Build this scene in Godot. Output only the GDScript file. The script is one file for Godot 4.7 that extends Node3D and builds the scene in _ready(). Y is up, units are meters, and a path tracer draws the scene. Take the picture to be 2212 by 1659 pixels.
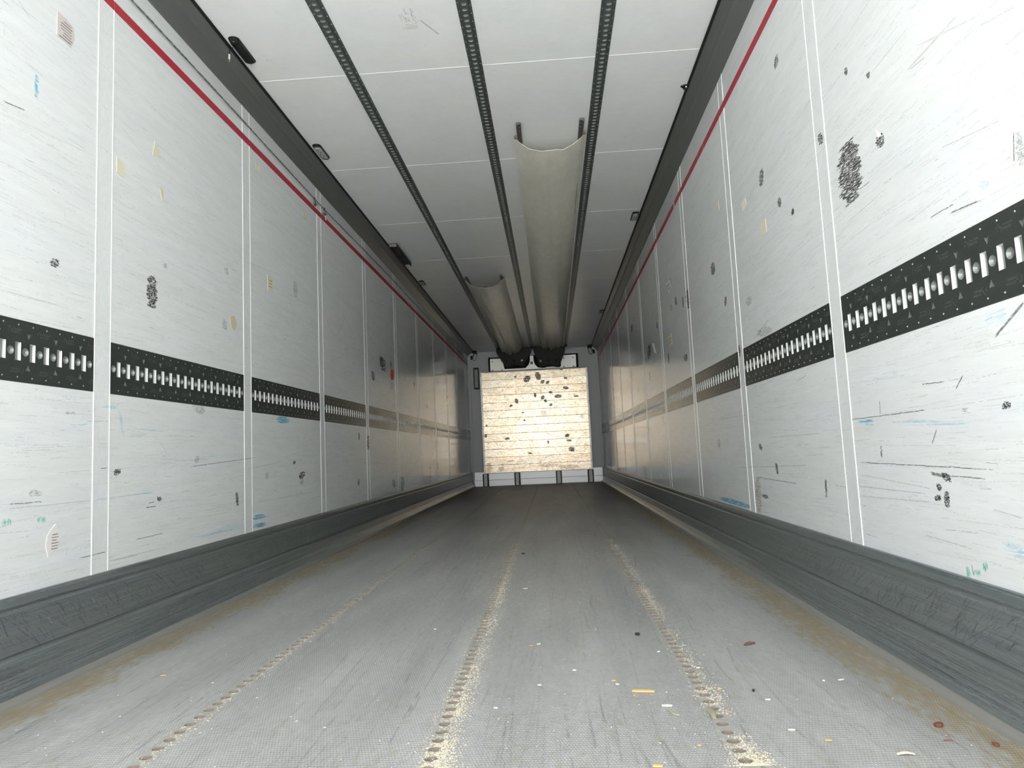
extends Node3D
# Inside of an empty refrigerated trailer, seen from its open rear doors.
# x: across (left wall -1.24, right wall +1.24), y: up (floor 0, ceiling 2.551), -z: towards the front bulkhead. z lengths below are given as positive depths.

const HW := 1.24          # half the inner width
const CY := 2.551         # ceiling height
const ZO := -0.3          # depth of the open rear end
const ZE := 13.11         # depth of the front wall
const SP := 1.1468        # spacing of the wall seams
const SG := 0.0842        # width of a seam cover strip
const RT := 1.0605        # top of the lashing rails
const RB := 0.8785        # bottom of the lashing rails
const PY0 := 0.2
const PY1 := 2.5

var rng := RandomNumberGenerator.new()
var taken := {}
var mats := {}

# ---------------------------------------------------------------- small helpers

func numbered(parent: Node, called: String) -> String:
	var key := str(parent.get_instance_id()) + called
	var n: int = taken.get(key, 0)
	taken[key] = n + 1
	return called if n == 0 else "%s_%03d" % [called, n]

func metas(o: Node, label: String, category := "", group := "", kind := "") -> void:
	if label: o.set_meta("label", label)
	if category: o.set_meta("category", category)
	if group: o.set_meta("group", group)
	if kind: o.set_meta("kind", kind)

func thing(called: String, label: String, category: String, at := Vector3.ZERO, group := "") -> Node3D:
	var o := Node3D.new()
	o.name = numbered(self, called)
	add_child(o)
	o.position = at
	metas(o, label, category, group)
	return o

func setting(called: String, label := "", category := "") -> Node3D:
	var o := Node3D.new()
	o.name = called
	add_child(o)
	metas(o, label, category, "", "structure")
	return o

func part(parent: Node, called: String, mesh: Mesh, m: Material, at := Vector3.ZERO, label := "", kind := "") -> MeshInstance3D:
	var o := MeshInstance3D.new()
	o.name = numbered(parent, called)
	o.mesh = mesh
	o.material_override = m
	o.position = at
	o.cast_shadow = GeometryInstance3D.SHADOW_CASTING_SETTING_ON
	parent.add_child(o)
	metas(o, label, "", "", kind)
	return o

func mat(c: Color, rough := 0.5, metal := 0.0, spec := 0.5) -> StandardMaterial3D:
	var key := "%s|%.3f|%.3f|%.3f" % [c.to_html(), rough, metal, spec]
	if mats.has(key): return mats[key]
	var m := StandardMaterial3D.new()
	m.albedo_color = c
	m.roughness = rough
	m.metallic = metal
	m.metallic_specular = spec
	m.cull_mode = BaseMaterial3D.CULL_DISABLED
	mats[key] = m
	return m

func rgb(r: float, g: float, b: float) -> Color:
	return Color(r / 255.0, g / 255.0, b / 255.0)

func texmat(img: Image, rough := 0.5, metal := 0.0, spec := 0.5) -> StandardMaterial3D:
	img.generate_mipmaps()
	var m := StandardMaterial3D.new()
	m.albedo_texture = ImageTexture.create_from_image(img)
	m.roughness = rough
	m.metallic = metal
	m.metallic_specular = spec
	m.cull_mode = BaseMaterial3D.CULL_DISABLED
	return m

func tool() -> SurfaceTool:
	var st := SurfaceTool.new()
	st.begin(Mesh.PRIMITIVE_TRIANGLES)
	return st

func vert(st: SurfaceTool, p: Vector3, n: Vector3, uv := Vector2.ZERO) -> void:
	st.set_normal(n)
	st.set_uv(uv)
	st.add_vertex(p)

func tri(st: SurfaceTool, a: Vector3, b: Vector3, c: Vector3, hint: Vector3, ua := Vector2.ZERO, ub := Vector2.ZERO, uc := Vector2.ZERO) -> void:
	var n := (c - a).cross(b - a)
	if n.length() < 1e-12: return
	n = n.normalized()
	if n.dot(hint) < 0.0:
		n = -n
		vert(st, a, n, ua); vert(st, c, n, uc); vert(st, b, n, ub)
	else:
		vert(st, a, n, ua); vert(st, b, n, ub); vert(st, c, n, uc)

func quad(st: SurfaceTool, a: Vector3, b: Vector3, c: Vector3, d: Vector3, hint: Vector3, ua := Vector2.ZERO, ub := Vector2.ZERO, uc := Vector2.ZERO, ud := Vector2.ZERO) -> void:
	tri(st, a, b, c, hint, ua, ub, uc)
	tri(st, a, c, d, hint, ua, uc, ud)

# a box with chamfered edges
func bev(st: SurfaceTool, c: Vector3, s: Vector3, b: float, xf := Transform3D.IDENTITY) -> void:
	var h := s * 0.5
	b = minf(b, minf(h.x, minf(h.y, h.z)) * 0.9)
	for ax in 3:
		var u := (ax + 1) % 3
		var v := (ax + 2) % 3
		for sg: float in [-1.0, 1.0]:
			var n := Vector3.ZERO
			n[ax] = sg
			var p := []
			for q in [[-1, -1], [1, -1], [1, 1], [-1, 1]]:
				var w := Vector3.ZERO
				w[ax] = sg * h[ax]
				w[u] = q[0] * (h[u] - b)
				w[v] = q[1] * (h[v] - b)
				p.append(xf * (c + w))
			quad(st, p[0], p[1], p[2], p[3], xf.basis * n)
		for sa: float in [-1.0, 1.0]:
			for sb: float in [-1.0, 1.0]:
				var e := []
				for k in 4:
					var w := Vector3.ZERO
					var along := -1.0 if k == 0 or k == 3 else 1.0
					w[ax] = along * (h[ax] - b)
					w[u] = sa * (h[u] - (b if k >= 2 else 0.0))
					w[v] = sb * (h[v] - (0.0 if k >= 2 else b))
					e.append(xf * (c + w))
				var n := Vector3.ZERO
				n[u] = sa
				n[v] = sb
				quad(st, e[0], e[1], e[2], e[3], xf.basis * n)
	for x: float in [-1.0, 1.0]:
		for y: float in [-1.0, 1.0]:
			for z: float in [-1.0, 1.0]:
				tri(st, xf * (c + Vector3(x * h.x, y * (h.y - b), z * (h.z - b))), xf * (c + Vector3(x * (h.x - b), y * h.y, z * (h.z - b))), xf * (c + Vector3(x * (h.x - b), y * (h.y - b), z * h.z)), xf.basis * Vector3(x, y, z))

func box_mesh(s: Vector3, b := 0.002, c := Vector3.ZERO) -> ArrayMesh:
	var st := tool()
	bev(st, c, s, b)
	return st.commit()

# a tube along a path
func tube(st: SurfaceTool, path: PackedVector3Array, r: float, sides := 8, closed := false) -> void:
	var n := path.size()
	var rings := []
	var up := Vector3.UP
	for i in n:
		var a := path[(i - 1 + n) % n] if closed or i > 0 else path[i]
		var b := path[(i + 1) % n] if closed or i < n - 1 else path[i]
		var d := (b - a).normalized()
		var side := d.cross(up)
		if side.length() < 0.05: side = d.cross(Vector3.RIGHT)
		side = side.normalized()
		var over := side.cross(d).normalized()
		up = over
		var ring := PackedVector3Array()
		for k in sides:
			ring.append(side * cos(TAU * k / sides) + over * sin(TAU * k / sides))
		rings.append(ring)
	for i in (n if closed else n - 1):
		var j := (i + 1) % n
		for k in sides:
			var l := (k + 1) % sides
			var a: Vector3 = rings[i][k]
			var b: Vector3 = rings[i][l]
			var c: Vector3 = rings[j][l]
			var d: Vector3 = rings[j][k]
			vert(st, path[i] + a * r, a); vert(st, path[i] + b * r, b); vert(st, path[j] + c * r, c)
			vert(st, path[i] + a * r, a); vert(st, path[j] + c * r, c); vert(st, path[j] + d * r, d)
	if not closed:
		for e in [[0, 1], [n - 1, n - 2]]:
			var p := path[e[0]]
			var out := (p - path[e[1]]).normalized()
			for k in sides:
				tri(st, p, p + rings[e[0]][k] * r, p + rings[e[0]][(k + 1) % sides] * r, out)

# a low dome on a plane (rivet, bolt head)
func dome(st: SurfaceTool, at: Vector3, n: Vector3, r: float, h: float, sides := 8) -> void:
	var u := n.cross(Vector3.UP if absf(n.y) < 0.9 else Vector3.RIGHT).normalized()
	var v := n.cross(u)
	for k in sides:
		var a := TAU * k / sides
		var b := TAU * (k + 1) / sides
		var da := u * cos(a) + v * sin(a)
		var db := u * cos(b) + v * sin(b)
		quad(st, at + da * r, at + db * r, at + db * r * 0.6 + n * h, at + da * r * 0.6 + n * h, n + da)
		tri(st, at + n * h * 1.15, at + da * r * 0.6 + n * h, at + db * r * 0.6 + n * h, n)

# a disc of a given thickness
func disc(st: SurfaceTool, at: Vector3, n: Vector3, r: float, t: float, sides := 14, squash := 1.0) -> void:
	var u := n.cross(Vector3.UP if absf(n.y) < 0.9 else Vector3.RIGHT).normalized()
	var v := n.cross(u) * squash
	for k in sides:
		var a := TAU * k / sides
		var b := TAU * (k + 1) / sides
		var da := (u * cos(a) + v * sin(a)) * r
		var db := (u * cos(b) + v * sin(b)) * r
		quad(st, at + da, at + db, at + db + n * t, at + da + n * t, da + db)
		tri(st, at + n * t, at + da + n * t, at + db + n * t, n)

# a flat plate piece with one convex hole; f maps (2-D point, height) to space
func ray_poly(c: Vector2, d: Vector2, poly: PackedVector2Array) -> Vector2:
	var best := c
	for i in poly.size():
		var hit = Geometry2D.segment_intersects_segment(c, c + d * 10.0, poly[i], poly[(i + 1) % poly.size()])
		if hit != null: best = hit
	return best

func holed(st: SurfaceTool, f: Callable, r: Rect2, hole: PackedVector2Array, h: float, uvr: Rect2) -> void:
	var c := Vector2.ZERO
	for p in hole: c += p / hole.size()
	var outer := PackedVector2Array([r.position, Vector2(r.end.x, r.position.y), r.end, Vector2(r.position.x, r.end.y)])
	var rows := []
	for p in hole:
		var d := (p - c).normalized()
		rows.append([d.angle(), p, ray_poly(c, d, outer)])
	for p in outer:
		var d := (p - c).normalized()
		rows.append([d.angle(), ray_poly(c, d, hole), p])
	rows.sort_custom(func(a, b): return a[0] < b[0])
	var n: Vector3 = f.call(c, 1.0) - f.call(c, 0.0)
	var uv := func(p: Vector2) -> Vector2: return Vector2((p.x - uvr.position.x) / uvr.size.x, 1.0 - (p.y - uvr.position.y) / uvr.size.y)
	for i in rows.size():
		var a = rows[i]
		var b = rows[(i + 1) % rows.size()]
		quad(st, f.call(a[1], h), f.call(a[2], h), f.call(b[2], h), f.call(b[1], h), n, uv.call(a[1]), uv.call(a[2]), uv.call(b[2]), uv.call(b[1]))

func plate(st: SurfaceTool, f: Callable, r: Rect2, h: float, uvr: Rect2) -> void:
	var q := [r.position, Vector2(r.end.x, r.position.y), r.end, Vector2(r.position.x, r.end.y)]
	var n: Vector3 = f.call(q[0], 1.0) - f.call(q[0], 0.0)
	var uv := func(p: Vector2) -> Vector2: return Vector2((p.x - uvr.position.x) / uvr.size.x, 1.0 - (p.y - uvr.position.y) / uvr.size.y)
	quad(st, f.call(q[0], h), f.call(q[1], h), f.call(q[2], h), f.call(q[3], h), n, uv.call(q[0]), uv.call(q[1]), uv.call(q[2]), uv.call(q[3]))

# the side walls and the bottom of a recess
func recess(st: SurfaceTool, f: Callable, hole: PackedVector2Array, h0: float, h1: float, shrink := 1.0, bottom := true) -> void:
	var c := Vector2.ZERO
	for p in hole: c += p / hole.size()
	var n: Vector3 = f.call(c, 1.0) - f.call(c, 0.0)
	for i in hole.size():
		var a := hole[i]
		var b := hole[(i + 1) % hole.size()]
		var a2 := c + (a - c) * shrink
		var b2 := c + (b - c) * shrink
		var to_mid: Vector3 = f.call(c, h1) - f.call((a + b) * 0.5, h1)
		quad(st, f.call(a, h0), f.call(b, h0), f.call(b2, h1), f.call(a2, h1), to_mid + n * 0.001)
		if bottom: tri(st, f.call(c, h1), f.call(a2, h1), f.call(b2, h1), n)

func circle(c: Vector2, rx: float, ry: float, k: int) -> PackedVector2Array:
	var o := PackedVector2Array()
	for i in k: o.append(c + Vector2(cos(TAU * i / k) * rx, sin(TAU * i / k) * ry))
	return o

func rect_poly(c: Vector2, w: float, h: float) -> PackedVector2Array:
	return PackedVector2Array([c + Vector2(-w, -h) / 2, c + Vector2(w, -h) / 2, c + Vector2(w, h) / 2, c + Vector2(-w, h) / 2])

# places: (depth, height) on a side wall, (across, depth) on ceiling and floor
func on_wall(s: float) -> Callable:
	return func(p: Vector2, h: float) -> Vector3: return Vector3(s * (HW - h), p.y, -p.x)

func on_ceiling() -> Callable:
	return func(p: Vector2, h: float) -> Vector3: return Vector3(p.x, CY - h, -p.y)

func on_floor() -> Callable:
	return func(p: Vector2, h: float) -> Vector3: return Vector3(p.x, h, -p.y)

# extrude an open profile of (x, y) points along the trailer with smooth normals where the bend is slight
func extrude(st: SurfaceTool, prof: PackedVector2Array, z0: float, z1: float, inside: Vector2, uvlen := 4.2, steps := 1) -> void:
	var run := 0.0
	var total := 0.0
	for i in prof.size() - 1: total += prof[i].distance_to(prof[i + 1])
	for i in prof.size() - 1:
		var a := prof[i]
		var b := prof[i + 1]
		var l := a.distance_to(b)
		var hint := inside - (a + b) * 0.5
		for k in steps:
			var za := lerpf(z0, z1, float(k) / steps)
			var zb := lerpf(z0, z1, float(k + 1) / steps)
			quad(st, Vector3(a.x, a.y, -za), Vector3(a.x, a.y, -zb), Vector3(b.x, b.y, -zb), Vector3(b.x, b.y, -za), Vector3(hint.x, hint.y, 0.0),
				Vector2(za / uvlen, run / total), Vector2(zb / uvlen, run / total), Vector2(zb / uvlen, (run + l) / total), Vector2(za / uvlen, (run + l) / total))
		run += l

# ---------------------------------------------------------------- painting (colour and wear of surfaces)

func dab(img: Image, x: int, y: int, c: Color, a: float) -> void:
	if x < 0 or y < 0 or x >= img.get_width() or y >= img.get_height(): return
	img.set_pixel(x, y, img.get_pixel(x, y).lerp(c, clampf(a, 0.0, 1.0)))

func stroke(img: Image, p: Vector2, q: Vector2, c: Color, a: float, w := 1, gaps := 0.0) -> void:
	var n := int(maxf(absf(q.x - p.x), absf(q.y - p.y))) + 1
	var flat := absf(q.x - p.x) > absf(q.y - p.y)
	var aa := a
	for i in n:
		var t := float(i) / n
		var r := p.lerp(q, t)
		if i % 7 == 0: aa = 0.0 if rng.randf() < gaps else a * rng.randf_range(0.55, 1.0)
		if aa == 0.0: continue
		for k in w:
			if flat: dab(img, int(r.x), int(r.y) + k, c, aa)
			else: dab(img, int(r.x) + k, int(r.y), c, aa)

# a worn surface: soft patches (drawn small and enlarged) that run along x
func worn(w: int, h: int, base: Color, cells: Vector2i, amount: float, tint := 0.01, seed_ := 1) -> Image:
	var small := Image.create(cells.x, cells.y, false, Image.FORMAT_RGBA8)
	var n1 := FastNoiseLite.new()
	n1.seed = seed_
	n1.frequency = 0.09
	var n2 := FastNoiseLite.new()
	n2.seed = seed_ + 7
	n2.frequency = 0.02
	for y in cells.y:
		for x in cells.x:
			var v := 1.0 + amount * (n1.get_noise_2d(x, y) + 0.6 * n2.get_noise_2d(x, y) + rng.randf_range(-0.35, 0.35))
			var t := n2.get_noise_2d(x + 900, y) * tint
			small.set_pixel(x, y, Color(clampf(base.r * v + t, 0, 1), clampf(base.g * v, 0, 1), clampf(base.b * v - t, 0, 1)))
	small.resize(w, h, Image.INTERPOLATE_CUBIC)
	return small

const SCUFF_LEFT := [[0,2.043,1.269,0.03636,0.02658], [0,2.573,1.299,0.06904,0.125], [1,3.2,1.548,0.04324,0.03216], [1,2.67,1.429,0.03383,0.02305], [1,4.111,1.673,0.07032,0.09692], [0,6.299,1.488,0.2147,0.123], [0,5.941,1.335,0.1114,0.07827], [1,6.651,1.318,0.1588,0.08272], [0,6.647,1.523,0.05965,0.06492], [0,7.778,1.452,0.08116,0.1186], [0,8.566,1.261,0.1632,0.09399], [0,10.24,1.464,0.1861,0.1695], [0,5.732,0.7489,0.1028,0.1159], [0,5.457,0.7954,0.04002,0.05535], [0,5.419,0.4347,0.0523,0.04677], [0,6.621,0.3702,0.1358,0.06995], [0,6.989,0.3486,0.1943,0.1382], [0,4.054,0.6113,0.03708,0.02183], [0,4.176,0.5334,0.09419,0.03917], [1,4.171,0.4945,0.07039,0.03903], [1,3.656,0.5464,0.04234,0.0344], [0,3.301,0.4481,0.02964,0.06187], [0,2.368,0.6065,0.04168,0.02101], [0,2.634,0.4955,0.03059,0.01778], [1,2.126,0.8005,0.04695,0.008871], [2,3.874,0.8561,0.1776,0.03707], [2,3.534,0.3402,0.152,0.02347], [2,3.539,0.2974,0.141,0.02344], [2,1.947,1.801,0.009458,0.07218], [3,1.878,0.4866,0.03977,0.01024], [3,2.012,0.4809,0.03784,0.00957], [0,8.812,0.9007,0.1375,0.07729], [0,8.824,0.6146,0.1375,0.0823], [0,8.627,0.4666,0.1312,0.1028], [0,10.83,0.5242,0.2061,0.1076], [0,9.208,0.4738,0.112,0.09141], [1,1.98,0.556,0.05156,0.01896], [1,2.93,0.8746,0.09928,0.06877], [0,6.25,1.523,0.1057,0.03931], [1,3.181,1.281,0.04712,0.04942], [0,12.93,1.756,0.222,0.2159], [0,8.606,0.3585,0.1304,0.1134], [1,2.92,0.643,0.03914,0.02978]]
const LINE_LEFT := [[0,3,1.823,1.687,1.91,1.702], [0,2,4.701,1.6,4.86,1.501], [0,2,5.157,1.713,4.937,1.514], [0,3,2.542,0.4691,2.616,0.4685], [0,2,2.563,0.4847,2.603,0.4853], [1,2,1.854,0.518,2.242,0.5175], [0,2,1.886,0.5307,2.02,0.5288], [1,2,2.242,0.5175,2.597,0.5226], [2,2,2.453,0.5219,2.599,0.523], [0,2,2.866,0.6134,3.561,0.6483], [2,5,2.779,0.3126,3.354,0.3169], [2,4,2.939,0.3156,3.241,0.318], [2,3,2.276,0.834,2.369,0.8385], [2,2,2.278,0.8294,2.364,0.8332], [2,4,2.369,0.8385,2.408,0.736], [2,3,2.377,0.834,2.397,0.7771], [2,3,3.013,0.6592,3.112,0.6564], [2,2,2.125,0.7591,2.209,0.7652], [2,2,2.428,0.7365,2.557,0.7394], [1,2,2.636,0.7249,2.692,0.6577], [1,2,2.201,0.7786,2.321,0.7822], [0,2,2.28,0.6204,2.317,0.6226], [1,2,2.33,0.3048,2.655,0.3056], [0,2,2.178,0.3372,2.33,0.3391], [1,3,2.355,0.3041,2.504,0.3029], [0,2,2.475,0.3583,2.687,0.3603], [2,2,2.413,0.7611,2.685,0.7588], [1,2,1.872,2.029,1.919,2.001], [5,2,1.807,1.857,1.972,1.844], [5,2,2.121,1.791,2.214,1.787], [1,1,1.815,1.65,2.241,1.699], [1,1,2.368,1.879,2.578,1.808], [1,1,2.005,1.401,2.199,1.404], [1,2,1.832,1.134,2.073,1.138], [2,1,2.092,1.187,2.276,1.197], [1,1,3.36,1.65,3.981,1.712], [1,2,2.077,0.976,2.141,0.962], [1,2,3.5,0.4181,4.492,0.4205], [1,2,3.476,0.595,3.806,0.6128], [0,2,4.1,0.9136,4.256,0.8788], [1,1,8.057,2.239,5.62,1.969], [1,1,3.85,2.038,4.489,2.096]]
const SCUFF_RIGHT := [[0,2.098,1.417,0.1515,0.188], [0,2.063,1.718,0.02078,0.02371], [0,1.931,1.632,0.02071,0.01607], [0,1.902,1.423,0.04472,0.03413], [0,2.286,1.609,0.0399,0.0379], [0,2.595,1.466,0.03257,0.02318], [0,2.628,2.084,0.04882,0.04303], [0,3.858,1.584,0.09308,0.06836], [0,4.58,1.572,0.1312,0.1245], [1,5.232,1.817,0.2103,0.1014], [0,6.455,1.492,0.2315,0.1102], [0,2.916,1.731,0.05932,0.06461], [0,2.726,1.551,0.04121,0.0399], [0,2.593,1.467,0.01857,0.01984], [1,3.043,1.086,0.19,0.04105], [0,3.456,1.061,0.03268,0.05554], [1,4.024,0.61,0.07251,0.04983], [4,3.327,0.3602,0.1001,0.161], [0,3.221,0.3621,0.0874,0.01557], [0,3.239,0.5846,0.0424,0.02737], [0,3.031,0.4911,0.03076,0.04534], [0,2.51,0.4359,0.0167,0.06181], [2,3.768,0.296,0.6336,0.02474], [0,7.298,0.3443,0.2186,0.1209], [0,5.933,0.8321,0.1209,0.0462], [0,6.544,1.267,0.08891,0.1044], [3,1.704,0.2864,0.01489,0.02503], [3,1.636,0.313,0.01714,0.01774], [3,1.67,0.2936,0.02502,0.00853], [0,1.752,0.503,0.03597,0.0202], [0,1.789,0.4777,0.02084,0.01835], [0,1.799,0.4499,0.02945,0.01384], [0,1.76,0.4497,0.02413,0.0372], [1,1.371,1.161,0.02144,0.06606], [0,1.5,0.6611,0.02635,0.01532], [2,2.144,0.6562,0.07326,0.006905], [0,2.073,0.5654,0.008506,0.02937], [1,5.197,1.645,0.094,0.05562], [0,5.008,1.651,0.06983,0.06306], [0,4.754,1.588,0.04714,0.07504], [0,5.463,1.297,0.06193,0.08709], [0,4.786,1.206,0.1264,0.04594], [0,5.918,1.639,0.07312,0.05582], [0,8.534,1.353,0.1516,0.1084], [0,10.37,1.488,0.2988,0.1308], [0,7.67,1.93,0.1233,0.07602], [0,7.406,1.229,0.1139,0.06625], [0,9.589,1.339,0.1276,0.06704], [1,3.233,1.263,0.09344,0.04135], [0,3.647,1.353,0.04591,0.04651], [1,1.649,0.6611,0.02135,0.01055]]
const LINE_RIGHT := [[0,4,1.674,0.7137,1.639,0.7437], [0,4,1.8,0.5841,1.767,0.6258], [0,2,2.247,0.532,1.562,0.527], [0,7,1.824,0.5142,1.747,0.5076], [0,2,1.747,0.5076,1.592,0.506], [2,6,2.188,0.6574,2.105,0.6539], [2,3,1.979,0.6434,1.663,0.634], [5,4,1.829,1.297,1.715,1.3], [2,4,1.515,1.134,1.474,1.132], [0,6,1.514,0.8102,1.412,0.8648], [2,5,1.543,0.8455,1.47,0.8533], [2,5,1.573,0.3647,1.499,0.3661], [2,6,1.534,0.3507,1.501,0.3557], [0,3,1.382,1.207,1.393,1.133], [4,3,2.702,0.8356,2.603,0.8461], [0,2,3.35,0.445,2.724,0.4384], [1,2,2.247,0.4571,1.812,0.4582], [1,2,2.27,0.4269,1.826,0.4376], [0,2,2.252,0.666,1.814,0.6709], [0,3,2.055,0.712,2.058,0.6693], [0,2,1.823,0.7368,1.718,0.7334], [1,2,2.223,0.4938,1.83,0.4721], [0,3,1.686,0.3056,1.683,0.2799], [1,2,1.584,0.4404,1.488,0.4297], [1,2,1.885,0.3502,1.679,0.3432], [1,2,1.92,1.628,1.714,1.634], [1,3,1.733,1.534,1.511,1.536], [4,3,1.723,1.528,1.648,1.52], [1,2,1.682,1.565,1.407,1.477], [1,2,2.152,1.275,1.936,1.282], [0,2,2.056,1.342,1.981,1.34], [0,3,1.626,1.119,1.505,1.108], [0,2,1.702,1.135,1.604,1.134], [1,1,2.393,1.573,2.231,1.566], [1,2,1.634,1.28,1.39,1.238], [1,2,2.389,1.774,2.28,1.783], [1,1,3.19,1.648,2.73,1.622], [1,2,1.455,1.468,1.328,1.434], [0,2,3.197,1.082,2.98,1.127], [2,2,3.754,1.249,3.295,1.276], [1,2,3.963,0.7458,3.367,0.7407], [1,2,3.113,0.6254,2.486,0.6296], [0,1,3.79,0.4779,2.599,0.5146]]
const SPOTS_FRONT := [[0,-0.122,1.976,0.1242,0.1168], [0,0.08757,2.021,0.09851,0.1455], [0,0.1686,1.906,0.07643,0.06399], [0,0.2623,1.891,0.0664,0.06343], [0,0.5984,1.769,0.09617,0.05476], [0,0.3125,1.705,0.06727,0.04329], [0,0.1589,1.612,0.06587,0.07306], [0,0.4421,1.623,0.1353,0.06653], [0,0.02035,1.664,0.04175,0.08193], [0,0.2104,1.55,0.05689,0.05261], [0,0.3054,1.468,0.05707,0.04655], [1,0.1539,1.314,0.124,0.09533], [0,-0.439,1.487,0.05787,0.04273], [0,-0.3307,1.567,0.06546,0.09305], [0,0.5761,0.8836,0.08521,0.06304], [0,-0.9132,1.137,0.03859,0.03164], [0,-0.9362,0.9446,0.04725,0.06165], [0,-0.5412,0.8767,0.08741,0.0436], [1,-0.6702,0.3166,0.0949,0.0924], [0,-0.124,0.5865,0.0774,0.03298], [0,0.5379,2.127,0.05738,0.04313], [0,0.6034,1.956,0.06735,0.03949], [0,0.7827,1.609,0.08727,0.03023], [0,-0.3343,2.029,0.03835,0.03615], [4,-0.4958,0.456,0.1369,0.03557], [4,0.5697,0.3059,0.3878,0.0757], [4,0.199,0.3467,0.3506,0.06443], [1,0.8751,1.224,0.07417,0.08264], [0,-0.2035,1.202,0.03822,0.03159], [0,0.6055,0.7888,0.09649,0.03396], [0,0.6458,0.6251,0.1133,0.08358], [0,0.2209,0.7772,0.03687,0.0509], [4,-0.9066,0.3517,0.1113,0.1816], [0,-0.2215,1.347,0.04865,0.02225]]

func mark_color(k: int) -> Color:
	return [rgb(46, 46, 43), rgb(125, 126, 122), rgb(84, 160, 196), rgb(70, 168, 138), rgb(132, 118, 100), rgb(140, 176, 184)][k]

func scuff(img: Image, k: int, x0: float, y0: float, w: float, h: float, dens := 0.85) -> void:
	var c := mark_color(k)
	var mean := clampf(w * 0.12, 3.0, 14.0)
	var n := int(clampf(w * h * dens / mean, 10, 2600))
	var lean := rng.randf_range(-0.35, 0.35)
	for i in n:
		var ty := rng.randf_range(-0.5, 0.5)
		var tx := rng.randf_range(-0.5, 0.5)
		var edge := 1.0 - absf(ty) * 1.1 + 0.18 * sin(ty * 23.0 + w)
		if absf(tx) > 0.5 * edge + 0.06: continue
		var p := Vector2(x0 + (tx + lean * ty) * w, y0 + ty * h)
		var l := rng.randf_range(0.3, 1.7) * mean
		var a := rng.randf_range(0.45, 0.95)
		if k == 1: a *= 0.45
		if k == 2: a *= 0.6; l *= 2.5
		if k == 3: a *= 0.7
		if k == 4: a *= 0.55
		if k == 3: stroke(img, p, p + Vector2(rng.randf_range(-1, 1), l * 2.0), c, a, 1)
		else: stroke(img, p, p + Vector2(l, rng.randf_range(-2, 2)), c, a, 1 + int(rng.randf() < (0.7 if k == 0 else 0.4)))

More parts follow.
